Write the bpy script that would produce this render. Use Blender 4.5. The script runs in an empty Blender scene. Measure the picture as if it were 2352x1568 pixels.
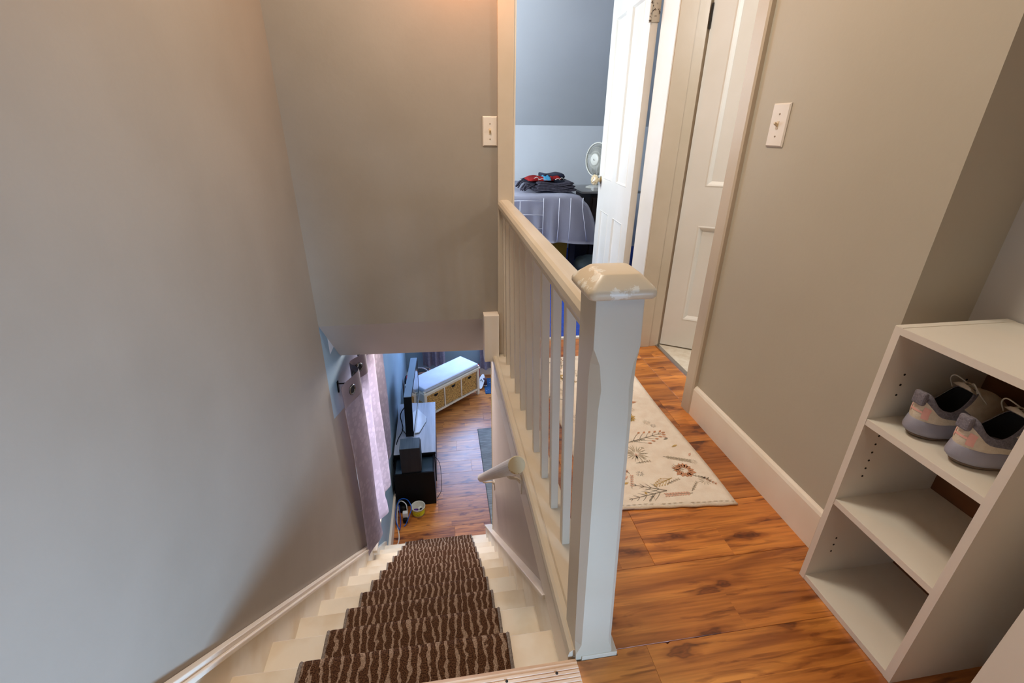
import bpy, bmesh, math, random
from mathutils import Vector, Matrix, noise
random.seed(7)
S = bpy.context.scene
C = S.collection
PI = math.pi

# ---------------------------------------------------------------- camera, light, exposure
def setup():
    cd = bpy.data.cameras.new('camera'); co = bpy.data.objects.new('camera', cd); C.objects.link(co)
    rows = CAM_ROWS
    m = Matrix(rows).to_4x4(); m.translation = Vector((0, 0, 1.08))
    co.matrix_world = m
    cd.sensor_width = 36; cd.lens = 1060.0/2352*36; cd.clip_start = .02
    S.camera = co
    S.view_settings.view_transform = 'Standard'
    try: S.view_settings.look = 'None'
    except Exception: pass
    S.view_settings.gamma = 1; S.view_settings.exposure = 0.55
    S.view_settings.use_curve_mapping = False
    S.cycles.use_denoising = True
    w = bpy.data.worlds.new('world'); S.world = w; w.use_nodes = True
    nt = w.node_tree; bg = nt.nodes['Background']
    bg.inputs[0].default_value = (.62, .78, 1, 1); bg.inputs[1].default_value = 1.0

CAM_ROWS = [
    (0.988291, 0.054629, -0.142467),
    (-0.152234, 0.415992, -0.896535),
    (0.010288, 0.907726, 0.419437),
]
def area(name, loc, to, sx, sy, power, col, spread=180):
    l = bpy.data.lights.new(name, 'AREA'); l.shape = 'RECTANGLE'; l.size = sx; l.size_y = sy
    l.energy = power; l.color = col; l.spread = math.radians(spread)
    o = bpy.data.objects.new(name, l); C.objects.link(o); o.location = loc
    o.rotation_euler = (Vector(to)-Vector(loc)).to_track_quat('-Z', 'Y').to_euler()
    return o
def point(name, loc, power, col, r=.06):
    l = bpy.data.lights.new(name, 'POINT'); l.energy = power; l.color = col; l.shadow_soft_size = r
    o = bpy.data.objects.new(name, l); C.objects.link(o); o.location = loc
    return o
setup()
COOL = (.66, .81, 1.0); WARM = (1.0, .66, .33); NEUT = (1.0, .90, .78)
# daylight of the windows
area('landing_window_light', (1.15, -1.30, .58), (-.60, .35, .05), .55, .50, 21, (.38, .63, 1.0), 66)
area('bedroom_window_light', (-.50, 3.25, 1.35), (1.2, 3.1, .9), 1.0, .9, 24, (.84, .92, 1.0))
area('lower_far_window_light', (.45, 6.22, -1.02), (.3, 4.0, -2.0), 1.5, 1.15, 46, (.38, .56, 1.0))
area('lower_side_window_light', (-.70, 2.72, -.95), (1.0, 2.8, -1.3),   .55, 1.15, 7, (.86, .90, 1.0))
area('lower_right_window_light', (3.4, 4.2, -1.1), (0, 4.2, -1.6), 1.8, 1.2, 7, (.80, .88, 1.0))
# ceiling lamps and added fills
area('landing_ceiling_light', (.25, -.55, 2.28), (.25, -.45, 0), .9, .9, 3.6, NEUT)
area('hall_ceiling_light', (.02, 1.35, 2.28), (.02, 1.35, 0), .35, .35, 14, (1.0, .93, .82))
point('stair_lamp', (.13, 2.00, 1.76), 4.2, (1.0, .30, .04), .05)
point('closet_fill', (1.75, 1.35, 1.7), 14.0, (.92, .95, 1.0), .1)  # added fill from an unseen source, brightens the ajar closet door
area('stairwell_fill', (-.20, 3.2, -.17), (.15, 1.9, -1.3), .4, .4, 19, (1.0, .92, .86))  # added soft fill for the dark stairwell walls and lower steps

# ---------------------------------------------------------------- materials
def lin(c):
    return tuple((x/255/12.92 if x/255 <= .04045 else ((x/255+.055)/1.055)**2.4) for x in c)
MATS = {}
def mat(name, c, rough=.6, c2=None, scale=6, bump=0, bscale=60, metal=0, stretch=(1, 1, 1), detail=4, lo=.35, hi=.65, spec=.5, coat=0):
    if name in MATS: return MATS[name]
    m = bpy.data.materials.new(name); m.use_nodes = True; nt = m.node_tree; N = nt.nodes; L = nt.links
    b = N['Principled BSDF']; b.inputs['Roughness'].default_value = rough; b.inputs['Metallic'].default_value = metal
    b.inputs['Specular IOR Level'].default_value = spec; b.inputs['Coat Weight'].default_value = coat
    c = lin(c); c2 = lin(c2) if c2 else tuple(x*.93 for x in c)
    tc = N.new('ShaderNodeTexCoord'); mp = N.new('ShaderNodeMapping'); mp.inputs['Scale'].default_value = stretch
    L.new(tc.outputs['Object'], mp.inputs[0])
    n = N.new('ShaderNodeTexNoise'); n.inputs['Scale'].default_value = scale; n.inputs['Detail'].default_value = detail
    L.new(mp.outputs[0], n.inputs['Vector'])
    r = N.new('ShaderNodeValToRGB'); r.color_ramp.elements[0].position = lo; r.color_ramp.elements[1].position = hi
    r.color_ramp.elements[0].color = (*c2, 1); r.color_ramp.elements[1].color = (*c, 1)
    L.new(n.outputs['Fac'], r.inputs[0]); L.new(r.outputs[0], b.inputs['Base Color'])
    if bump:
        n2 = N.new('ShaderNodeTexNoise'); n2.inputs['Scale'].default_value = bscale; n2.inputs['Detail'].default_value = 5
        L.new(mp.outputs[0], n2.inputs['Vector'])
        bp = N.new('ShaderNodeBump'); bp.inputs['Strength'].default_value = bump; bp.inputs['Distance'].default_value = .004
        L.new(n2.outputs['Fac'], bp.inputs['Height']); L.new(bp.outputs[0], b.inputs['Normal'])
    MATS[name] = m
    return m
def laminate(name='laminate_wood', rough=.30):
    m = bpy.data.materials.new(name); m.use_nodes = True; nt = m.node_tree; N = nt.nodes; L = nt.links
    b = N['Principled BSDF']; b.inputs['Roughness'].default_value = rough; b.inputs['Specular IOR Level'].default_value = .8
    tc = N.new('ShaderNodeTexCoord'); oi = N.new('ShaderNodeObjectInfo')
    mul = N.new('ShaderNodeVectorMath'); mul.operation = 'SCALE'; mul.inputs[0].default_value = (31, 17, 0)
    L.new(oi.outputs['Random'], mul.inputs['Scale'])
    add = N.new('ShaderNodeVectorMath'); add.operation = 'ADD'
    add2 = N.new('ShaderNodeVectorMath'); add2.operation = 'ADD'
    L.new(tc.outputs['Object'], add2.inputs[0]); L.new(add2.outputs[0], add.inputs[0]); L.new(mul.outputs[0], add.inputs[1])
    def noise_(sc, vec, det=5, dist=0.0):
        mp = N.new('ShaderNodeMapping'); mp.inputs['Scale'].default_value = vec; L.new(add.outputs[0], mp.inputs[0])
        n = N.new('ShaderNodeTexNoise'); n.inputs['Scale'].default_value = sc; n.inputs['Detail'].default_value = det
        n.inputs['Distortion'].default_value = dist
        L.new(mp.outputs[0], n.inputs['Vector']); return n.outputs['Fac']
    def ramp(src, stops):
        r = N.new('ShaderNodeValToRGB'); e = r.color_ramp.elements
        while len(e) < len(stops): e.new(.5)
        for i, (p, c) in enumerate(stops): e[i].position = p; e[i].color = (*c, 1)
        L.new(src, r.inputs[0]); return r.outputs[0]
    def mix(f, a, c, mode='MULTIPLY'):
        x = N.new('ShaderNodeMix'); x.data_type = 'RGBA'; x.blend_type = mode
        if isinstance(f, float): x.inputs['Factor'].default_value = f
        else: L.new(f, x.inputs['Factor'])
        L.new(a, x.inputs['A']); L.new(c, x.inputs['B']); return x.outputs['Result']
    base = ramp(noise_(1.0, (2.2, 22, 1), 4, .6), [(.33, lin((160, 92, 40))), (.50, lin((202, 126, 56))), (.68, lin((224, 148, 70)))])
    fine = ramp(noise_(1.0, (6, 150, 1), 4), [(.30, (.62, .56, .50)), (.6, (1, 1, 1))])
    c1 = mix(.75, base, fine)
    smudge = ramp(noise_(1.0, (4.2, 30, 1), 7, 1.6), [(.27, (.26, .20, .18)), (.38, (.66, .58, .54)), (.45, (1, 1, 1))])
    c2 = mix(.85, c1, smudge)
    # knots
    mp = N.new('ShaderNodeMapping'); mp.inputs['Scale'].default_value = (3.6, 9.5, 1); L.new(add.outputs[0], mp.inputs[0])
    wob = N.new('ShaderNodeTexNoise'); wob.inputs['Scale'].default_value = 4; L.new(mp.outputs[0], wob.inputs['Vector'])
    sc = N.new('ShaderNodeVectorMath'); sc.operation = 'SCALE'; sc.inputs['Scale'].default_value = .5; L.new(wob.outputs['Color'], sc.inputs[0])
    ad = N.new('ShaderNodeVectorMath'); ad.operation = 'ADD'; L.new(mp.outputs[0], ad.inputs[0]); L.new(sc.outputs[0], ad.inputs[1])
    v = N.new('ShaderNodeTexVoronoi'); v.inputs['Scale'].default_value = 1.0; v.voronoi_dimensions = '2D'; L.new(ad.outputs[0], v.inputs['Vector'])
    kn = ramp(v.outputs['Distance'], [(.0, (.16, .10, .09)), (.05, (.40, .27, .22)), (.08, (.26, .18, .16)), (.12, (.66, .56, .50)), (.26, (1, 1, 1))])
    kr = N.new('ShaderNodeSeparateXYZ'); L.new(v.outputs['Color'], kr.inputs[0])
    kg = N.new('ShaderNodeMath'); kg.operation = 'GREATER_THAN'; kg.inputs[1].default_value = .52; L.new(kr.outputs[0], kg.inputs[0])
    kf = N.new('ShaderNodeMath'); kf.operation = 'MULTIPLY'; kf.inputs[1].default_value = .92; L.new(kg.outputs[0], kf.inputs[0])
    c3 = mix(kf.outputs[0], c2, kn)
    # tone of each plank
    sxy = N.new('ShaderNodeSeparateXYZ'); L.new(tc.outputs['Object'], sxy.inputs[0])
    gt = N.new('ShaderNodeMath'); gt.operation = 'GREATER_THAN'; gt.inputs[1].default_value = .0; L.new(sxy.outputs[1], gt.inputs[0])
    xa = N.new('ShaderNodeMath'); xa.operation = 'MULTIPLY_ADD'; xa.inputs[1].default_value = .33; L.new(gt.outputs[0], xa.inputs[0]); L.new(sxy.outputs[0], xa.inputs[2])
    xf = N.new('ShaderNodeMath'); xf.operation = 'MULTIPLY'; xf.inputs[1].default_value = 1/.95; L.new(xa.outputs[0], xf.inputs[0])
    fl = N.new('ShaderNodeMath'); fl.operation = 'FLOOR'; L.new(xf.outputs[0], fl.inputs[0])
    cmb = N.new('ShaderNodeCombineXYZ'); L.new(fl.outputs[0], cmb.inputs[0]); L.new(gt.outputs[0], cmb.inputs[1]); L.new(oi.outputs['Random'], cmb.inputs[2])
    wn = N.new('ShaderNodeTexWhiteNoise'); L.new(cmb.outputs[0], wn.inputs['Vector'])
    strip = ramp(wn.outputs['Value'], [(0, (.82, .77, .72)), (.5, (1, .98, .95)), (1, (1.10, 1.10, 1.03))])
    c3 = mix(1.0, c3, strip)
    # every strip has its own figure
    wsh = N.new('ShaderNodeVectorMath'); wsh.operation = 'SCALE'; wsh.inputs['Scale'].default_value = 13.0; L.new(wn.outputs['Color'], wsh.inputs[0])
    L.new(wsh.outputs[0], add2.inputs[1])
    tone = ramp(oi.outputs['Random'], [(0, (.86, .83, .80)), (.5, (1, 1, 1)), (1, (1.12, 1.08, 1.02))])
    c4 = mix(1.0, c3, tone)
    L.new(c4, b.inputs['Base Color'])
    bp = N.new('ShaderNodeBump'); bp.inputs['Strength'].default_value = .12; bp.inputs['Distance'].default_value = .002
    L.new(noise_(1.0, (8, 120, 1), 3), bp.inputs['Height']); L.new(bp.outputs[0], b.inputs['Normal'])
    rr = N.new('ShaderNodeMapRange'); rr.inputs['To Min'].default_value = rough-.05; rr.inputs['To Max'].default_value = rough+.10
    L.new(noise_(1.0, (5, 5, 1), 3), rr.inputs[0]); L.new(rr.outputs[0], b.inputs['Roughness'])
    MATS[name] = m; return m
def worn(name, base, under, rough=.4, amount=.60, scale=14, specks=None):
    """old gloss paint with chips"""
    m = bpy.data.materials.new(name); m.use_nodes = True; nt = m.node_tree; N = nt.nodes; L = nt.links
    b = N['Principled BSDF']; b.inputs['Roughness'].default_value = rough
    tc = N.new('ShaderNodeTexCoord')
    n = N.new('ShaderNodeTexNoise'); n.inputs['Scale'].default_value = scale; n.inputs['Detail'].default_value = 8; n.inputs['Roughness'].default_value = .65
    L.new(tc.outputs['Object'], n.inputs['Vector'])
    r = N.new('ShaderNodeValToRGB'); e = r.color_ramp.elements; e[0].position = amount; e[0].color = (*lin(base), 1); e[1].position = amount+.02; e[1].color = (*lin(under), 1)
    L.new(n.outputs['Fac'], r.inputs[0])
    n3 = N.new('ShaderNodeTexNoise'); n3.inputs['Scale'].default_value = 3; L.new(tc.outputs['Object'], n3.inputs['Vector'])
    r3 = N.new('ShaderNodeValToRGB'); r3.color_ramp.elements[0].position = .35; r3.color_ramp.elements[0].color = (.92, .89, .84, 1); r3.color_ramp.elements[1].position = .6; r3.color_ramp.elements[1].color = (1, 1, 1, 1)
    L.new(n3.outputs['Fac'], r3.inputs[0])
    x = N.new('ShaderNodeMix'); x.data_type = 'RGBA'; x.blend_type = 'MULTIPLY'; x.inputs['Factor'].default_value = 1
    L.new(r.outputs[0], x.inputs['A']); L.new(r3.outputs[0], x.inputs['B']); L.new(x.outputs['Result'], b.inputs['Base Color'])
    bp = N.new('ShaderNodeBump'); bp.inputs['Strength'].default_value = .25; bp.inputs['Distance'].default_value = .003; bp.invert = True
    L.new(r.outputs['Color'], bp.inputs['Height'])
    n4 = N.new('ShaderNodeTexNoise'); n4.inputs['Scale'].default_value = 45; L.new(tc.outputs['Object'], n4.inputs['Vector'])
    bp2 = N.new('ShaderNodeBump'); bp2.inputs['Strength'].default_value = .12; bp2.inputs['Distance'].default_value = .002
    L.new(n4.outputs['Fac'], bp2.inputs['Height']); L.new(bp2.outputs[0], bp.inputs['Normal']); L.new(bp.outputs[0], b.inputs['Normal'])
    MATS[name] = m; return m
def runner_mat():
    m = bpy.data.materials.new('runner_pile'); m.use_nodes = True; nt = m.node_tree; N = nt.nodes; L = nt.links
    b = N['Principled BSDF']; b.inputs['Roughness'].default_value = .95; b.inputs['Specular IOR Level'].default_value = .1
    uv = N.new('ShaderNodeUVMap'); uv.uv_map = 'UVMap'
    # uv.x = metres across, uv.y = metres along the runner
    mp = N.new('ShaderNodeMapping'); mp.inputs['Scale'].default_value = (1, 1, 1); L.new(uv.outputs[0], mp.inputs[0])
    nw = N.new('ShaderNodeTexNoise'); nw.inputs['Scale'].default_value = 26; nw.inputs['Detail'].default_value = 2; L.new(mp.outputs[0], nw.inputs['Vector'])
    sub = N.new('ShaderNodeMath'); sub.operation = 'MULTIPLY_ADD'; sub.inputs[1].default_value = .030; sub.inputs[2].default_value = -.015; L.new(nw.outputs['Fac'], sub.inputs[0])
    sx = N.new('ShaderNodeSeparateXYZ'); L.new(uv.outputs[0], sx.inputs[0])
    ax = N.new('ShaderNodeMath'); L.new(sx.outputs[0], ax.inputs[0]); L.new(sub.outputs[0], ax.inputs[1])
    fr = N.new('ShaderNodeMath'); fr.operation = 'MULTIPLY'; fr.inputs[1].default_value = 1/.0245; L.new(ax.outputs[0], fr.inputs[0])
    f2 = N.new('ShaderNodeMath'); f2.operation = 'FRACT'; L.new(fr.outputs[0], f2.inputs[0])
    # width of the light lines varies from place to place
    nv = N.new('ShaderNodeTexNoise'); nv.inputs['Scale'].default_value = 1; nv.inputs['Detail'].default_value = 3
    mp2 = N.new('ShaderNodeMapping'); mp2.inputs['Scale'].default_value = (60, 22, 1); L.new(uv.outputs[0], mp2.inputs[0]); L.new(mp2.outputs[0], nv.inputs['Vector'])
    th = N.new('ShaderNodeMath'); th.operation = 'MULTIPLY_ADD'; th.inputs[1].default_value = 1.1; th.inputs[2].default_value = -.26; L.new(nv.outputs['Fac'], th.inputs[0])
    df = N.new('ShaderNodeMath'); df.operation = 'SUBTRACT'; L.new(th.outputs[0], df.inputs[0]); L.new(f2.outputs[0], df.inputs[1])
    mr = N.new('ShaderNodeMapRange'); mr.inputs['From Min'].default_value = -.05; mr.inputs['From Max'].default_value = .05; L.new(df.outputs[0], mr.inputs[0])
    sp = N.new('ShaderNodeTexNoise'); sp.inputs['Scale'].default_value = 330; sp.inputs['Detail'].default_value = 2; L.new(uv.outputs[0], sp.inputs['Vector'])
    rd = N.new('ShaderNodeValToRGB'); rd.color_ramp.elements[0].position = .38; rd.color_ramp.elements[0].color = (*lin((52, 32, 22)), 1); rd.color_ramp.elements[1].position = .66; rd.color_ramp.elements[1].color = (*lin((112, 78, 54)), 1)
    rl = N.new('ShaderNodeValToRGB'); rl.color_ramp.elements[0].position = .35; rl.color_ramp.elements[0].color = (*lin((122, 98, 80)), 1); rl.color_ramp.elements[1].position = .62; rl.color_ramp.elements[1].color = (*lin((176, 150, 128)), 1)
    L.new(sp.outputs['Fac'], rd.inputs[0]); L.new(sp.outputs['Fac'], rl.inputs[0])
    x = N.new('ShaderNodeMix'); x.data_type = 'RGBA'; L.new(mr.outputs[0], x.inputs['Factor']); L.new(rd.outputs[0], x.inputs['A']); L.new(rl.outputs[0], x.inputs['B'])
    L.new(x.outputs['Result'], b.inputs['Base Color'])
    bp = N.new('ShaderNodeBump'); bp.inputs['Strength'].default_value = .9; bp.inputs['Distance'].default_value = .004
    L.new(sp.outputs['Fac'], bp.inputs['Height']); L.new(bp.outputs[0], b.inputs['Normal'])
    MATS['runner'] = m; return m

M_WALL = mat('taupe_wall_paint', (158, 147, 132), .55, (150, 139, 124), 2.2, .10, 55)
M_STW = mat('stairwell_wall_paint', (206, 190, 176), .55, (196, 180, 166), 2.2, .10, 55)
M_WALLR = mat('beige_wall_paint', (188, 178, 158), .55, (182, 172, 152), 1.8, .10, 55)
M_BLUE = mat('blue_wall_paint', (150, 176, 190), .5, (140, 166, 182), 2, .12, 50)
M_GREY = mat('grey_alcove_paint', (204, 198, 190), .55, (196, 190, 182), 2, .08, 50)
M_BED = mat('bedroom_wall_paint', (226, 232, 238), .6, None, 2, .06, 50)
M_SLOPE = mat('bedroom_slope_paint', (212, 218, 222), .6, None, 1.4, .06, 50)
M_CEIL = mat('ceiling_paint', (225, 220, 210), .8, None, 3)
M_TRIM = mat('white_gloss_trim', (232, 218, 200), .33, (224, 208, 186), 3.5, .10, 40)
M_TRIM_SHADE = mat('shaded_trim_paint', (206, 190, 168), .35, (196, 180, 156), 3.5, .10, 40)  # same white trim paint, darkened: shade on the casings put into the colour
M_BASE = mat('baseboard_paint', (246, 234, 216), .36, (238, 222, 200), 3.5, .10, 40)
M_DOOR = mat('white_door_paint', (232, 228, 220), .33, (224, 219, 208), 3, .06, 50)
M_STAIR = mat('stair_paint', (240, 230, 212), .38, (226, 208, 180), 5, .16, 35, lo=.38, hi=.56)
M_RAILP = worn('rail_paint', (206, 192, 170), (196, 160, 116), .36, .70, 9)
M_CAPP = worn('cap_worn_paint', (214, 196, 168), (236, 230, 216), .38, .53, 12)
M_NEWEL = worn('newel_paint', (196, 184, 162), (190, 160, 118), .36, .73, 12)
M_LAM = laminate()
M_SUB = mat('floor_substrate', (70, 50, 34), .8)
M_RUN = runner_mat()
M_BIND = mat('runner_binding', (150, 138, 128), .9, (110, 98, 90), 200, .5, 300)
M_PLATE = mat('switch_plate_plastic', (232, 220, 204), .3)
M_DARK = mat('dark_gap', (40, 34, 28), .8)
M_WOODEDGE = mat('raw_wood_strip', (226, 200, 170), .45, (196, 160, 124), 6, .1, 80, stretch=(1, 12, 12))
M_MELA = mat('white_melamine', (236, 228, 212), .42, (228, 219, 202), 2.5, .04, 60)
M_EDGE = mat('white_edge_band', (232, 220, 204), .4)
M_HARD = mat('brown_hardboard', (126, 74, 36), .55, (104, 58, 26), 9)
M_BLACK = mat('black_laminate', (7, 7, 8), .5, spec=.2)
M_BLKG = mat('black_gloss', (9, 10, 12), .04, spec=.9)
M_GREYW = mat('grey_wood_board', (186, 190, 200), .30, (160, 166, 178), 1, stretch=(40, 3, 1), lo=.3, hi=.7)
M_CHROME = mat('dark_chrome', (120, 116, 112), .18, metal=1)
M_STEEL = mat('aluminium', (190, 192, 194), .3, metal=1)
M_BLUEC = mat('blue_carpet', (28, 70, 172), .95, (18, 50, 134), 60, .6, 200)
M_WHITEP = mat('white_plastic', (226, 226, 222), .35)

# ---------------------------------------------------------------- helpers
def obj(name, bm, m, parent=None, smooth=False):
    me = bpy.data.meshes.new(name); bmesh.ops.recalc_face_normals(bm, faces=bm.faces); bm.to_mesh(me); bm.free()
    ms = m if isinstance(m, (list, tuple)) else [m]
    for x in ms: me.materials.append(x)
    o = bpy.data.objects.new(name, me); C.objects.link(o)
    if smooth:
        for p in me.polygons: p.use_smooth = True
    if parent: o.parent = parent
    return o
def tag(o, label, cat, group=None):
    o['label'] = label; o['category'] = cat
    if group: o['group'] = group
    return o
def struct(o, label=None):
    o['kind'] = 'structure'
    if label: o['label'] = label
    return o
def thing(name, label, cat, loc=(0, 0, 0), group=None, rz=0):
    o = bpy.data.objects.new(name, None); C.objects.link(o); o.location = loc; o.rotation_euler = (0, 0, rz)
    o.empty_display_size = .05
    return tag(o, label, cat, group)
def box(bm, x0, x1, y0, y1, z0, z1, bev=0, seg=2, mi=0):
    r = bmesh.ops.create_cube(bm, size=1)
    vs = r['verts']
    for v in vs: v.co = Vector(((x0+x1)/2+v.co.x*(x1-x0), (y0+y1)/2+v.co.y*(y1-y0), (z0+z1)/2+v.co.z*(z1-z0)))
    fs = {f for v in vs for f in v.link_faces}
    for f in fs: f.material_index = mi
    if bev:
        es = {e for v in vs for e in v.link_edges}
        r = bmesh.ops.bevel(bm, geom=list(es), offset=bev, segments=seg, affect='EDGES', profile=.5)
        for f in r['faces']: f.material_index = mi
        vs = list({v for f in bm.faces if f.is_valid for v in f.verts if v in vs} | {v for f in r['faces'] for v in f.verts})
    return vs
def bx(*a, **k):
    bm = bmesh.new(); box(bm, *a, **k); return bm
def slab(name, a, m, parent=None, bev=0, seg=2, smooth=False):
    return obj(name, bx(*a, bev=bev, seg=seg), m, parent, smooth)
def prism(pts, axis, a, b, bev=0):
    """extrude a 2-D outline along axis (0 x: pts are (y,z); 1 y: (x,z); 2 z: (x,y))"""
    bm = bmesh.new()
    def P(p, t):
        return {0: (t, p[0], p[1]), 1: (p[0], t, p[1]), 2: (p[0], p[1], t)}[axis]
    A = [bm.verts.new(P(p, a)) for p in pts]; B = [bm.verts.new(P(p, b)) for p in pts]
    n = len(pts)
    bm.faces.new(A); bm.faces.new(B[::-1])
    for i in range(n): bm.faces.new((A[i], B[i], B[(i+1) % n], A[(i+1) % n]))
    if bev: bmesh.ops.bevel(bm, geom=list(bm.edges), offset=bev, segments=2, affect='EDGES', profile=.5)
    return bm
def loft(rings, cap=True, closed=True):
    bm = bmesh.new(); V = [[bm.verts.new(p) for p in r] for r in rings]; n = len(rings[0])
    for i in range(len(V)-1):
        for j in range(n if closed else n-1):
            k = (j+1) % n
            bm.faces.new((V[i][j], V[i][k], V[i+1][k], V[i+1][j]))
    if cap and closed: bm.faces.new(V[0][::-1]); bm.faces.new(V[-1])
    return bm
def tube(pts, r, seg=8, cap=True, bm=None, rs=None):
    own = bm or bmesh.new(); pts = [Vector(p) for p in pts]; rings = []
    up = Vector((0, 0, 1)); prev = None
    for i, p in enumerate(pts):
        d = (pts[min(i+1, len(pts)-1)]-pts[max(i-1, 0)]).normalized()
        if prev is None:
            u = up if abs(d.dot(up)) < .9 else Vector((1, 0, 0))
            a = d.cross(u).normalized()
        else:
            a = (prev-d*prev.dot(d)).normalized()
        prev = a; b = d.cross(a); rr = rs[i] if rs else r
        rings.append([own.verts.new(p+(a*math.cos(t)+b*math.sin(t))*rr) for t in [2*PI*k/seg for k in range(seg)]])
    for i in range(len(rings)-1):
        for j in range(seg):
            k = (j+1) % seg; own.faces.new((rings[i][j], rings[i][k], rings[i+1][k], rings[i+1][j]))
    if cap: own.faces.new(rings[0][::-1]); own.faces.new(rings[-1])
    return own
def spline(pts, n=10):
    pts = [Vector(p) for p in pts]; out = []
    P = [pts[0]*2-pts[1]]+pts+[pts[-1]*2-pts[-2]]
    for i in range(1, len(P)-2):
        for k in range(n):
            t = k/n; a, b, c, d = P[i-1:i+3]
            out.append(.5*((2*b)+(c-a)*t+(2*a-5*b+4*c-d)*t*t+(3*b-a-3*c+d)*t**3))
    out.append(pts[-1]); return out
def lathe(prof, seg=24, mtx=None, cap=True):
    rings = []
    for r, z in prof: rings.append([Vector((r*math.cos(2*PI*k/seg), r*math.sin(2*PI*k/seg), z)) for k in range(seg)])
    if mtx is not None: rings = [[mtx @ v for v in r] for r in rings]
    return loft(rings, cap)
def torus(R, r, mtx, bm=None, seg=20, s2=8):
    bm = bm or bmesh.new(); V = []
    for i in range(seg):
        a = 2*PI*i/seg; row = []
        for j in range(s2):
            b = 2*PI*j/s2
            row.append(bm.verts.new(mtx @ Vector(((R+r*math.cos(b))*math.cos(a), (R+r*math.cos(b))*math.sin(a), r*math.sin(b)))))
        V.append(row)
    for i in range(seg):
        for j in range(s2):
            bm.faces.new((V[i][j], V[(i+1) % seg][j], V[(i+1) % seg][(j+1) % s2], V[i][(j+1) % s2]))
    return bm
def merge(*bms):
    out = bmesh.new()
    for b in bms:
        me = bpy.data.meshes.new('t'); b.to_mesh(me); b.free(); out.from_mesh(me); bpy.data.meshes.remove(me)
    return out

XL = -.598; ZL = -2.4; XW = 1.007; YF = 2.156
Y0, RUN, RISE = .598, .205, .1846

# ================================================================= SETTING
# ---- floors
def planked(name, rects, zt, row, phase, label, blen=1.22, extra=()):
    base = bmesh.new()
    for (x0, x1, y0, y1) in rects: box(base, x0, x1, y0, y1, zt-.02, zt-.0078)
    if extra: box(base, XL, 1.183, .41, .586, zt-.02, zt-.0079); box(base, .3465, XW, .586, .62, zt-.02, zt-.0079)
    f = struct(obj(name, base, M_SUB), label)
    cache = {}
    for (x0, x1, y0, y1) in rects:
        k = math.floor((y0-phase)/row)
        while phase+k*row < y1-1e-4:
            a = max(y0, phase+k*row); b = min(y1, phase+(k+1)*row)
            off = (k*.437) % 1*blen
            i = math.floor((x0-off)/blen)
            while off+i*blen < x1-1e-4:
                c = max(x0, off+i*blen); d = min(x1, off+(i+1)*blen)
                if d-c > .004 and b-a > .004:
                    w, h = round(d-c, 3), round(b-a, 3)
                    if (w, h) not in cache:
                        bm = bmesh.new(); g = .0009
                        r1 = [(-w/2, -h/2), (w/2, -h/2), (w/2, h/2), (-w/2, h/2)]
                        def ring(ins, z): return [Vector((math.copysign(abs(p[0])-ins, p[0]), math.copysign(abs(p[1])-ins, p[1]), z)) for p in r1]
                        me = bpy.data.meshes.new('plank'); bb = loft([ring(0.0003, -.008), ring(.0003, -g), ring(.0003+g, 0)]); bb.to_mesh(me); bb.free(); bm.free()
                        me.materials.append(M_LAM); cache[(w, h)] = me
                    o = bpy.data.objects.new('plank', cache[(w, h)]); C.objects.link(o)
                    o.location = ((c+d)/2, (a+b)/2, zt); o.parent = f
                i += 1
            k += 1
    for poly in extra:
        cx_ = sum(p[0] for p in poly)/len(poly); cy_ = phase-row/2
        bm = prism([(p[0]-cx_, p[1]-cy_) for p in poly], 2, -.008, 0)
        o = obj('plank', bm, M_LAM, f); o.location = (cx_, cy_, zt)
    return f
planked('floor', [(XL, 1.183, -2.5, .4165), (.3465, XW, .617, 2.30), (XW, 1.145, 1.56, 2.165)], 0.0, .2, .617,
        'orange-brown laminate plank floor of the upper hall',
        extra=[[(XL, .4170), (.4195, .4170), (.4195, .6165), (.3465, .6165), (.3465, .6045), (.2515, .6045), (.2515, .5865), (XL, .5865)],
               [(.4200, .4170), (1.183, .4170), (1.183, .6165), (.560, .6160), (.5450, .6150), (.535, .6160), (.4835, .6163), (.478, .6160), (.4735, .6135), (.470, .6118), (.4665, .6148), (.4600, .6160), (.4200, .6165)]])
planked('floor', [(XL, 3.4, 2.86, 6.3)], ZL, .19, .1, 'orange-brown laminate plank floor of the room downstairs')
struct(obj('floor', merge(bx(.268, 3.0, 2.318, 4.6, -.02, .006), bx(XL, .268, 2.60, 4.6, -.02, .006)), M_BLUEC), 'bright blue carpet floor of the bedroom')
struct(slab('floor', (1.16, 2.1, .85, 2.75, -.02, .0), mat('pale_vinyl', (226, 218, 200), .4, (212, 200, 178), 30)), 'pale vinyl floor behind the closet doorway')
# structure of the upper floor seen as the stairwell edge
struct(slab('trim_1', (.246, .40, .606, 2.16, -.165, -.021), M_TRIM), 'white fascia board under the balustrade')
sr = [(.234, .004), (.2345, -.012), (.240, -.022), (.262, -.022), (.262, .014), (.256, .020), (.244, .021), (.237, .016)]
struct(obj('trim_2', prism(sr, 1, .618, 2.14), M_RAILP, smooth=False), 'cream painted nosing along the stairwell edge')
struct(slab('trim_3', (.262, .345, .606, 2.135, -.02, .012), M_RAILP, bev=.002), 'cream painted board the balusters stand on')

# ---- walls of the stairwell
bm = prism([(-2.5, -.25), (.35, -.25), (2.41, -2.1), (2.41, -.405), (2.14, -.313), (YF, .21), (YF, 2.35), (-2.5, 2.35)], 0, XL-.12, XL)
struct(obj('wall_left', bm, M_WALL), 'long taupe wall on the left of the stairs')
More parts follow.
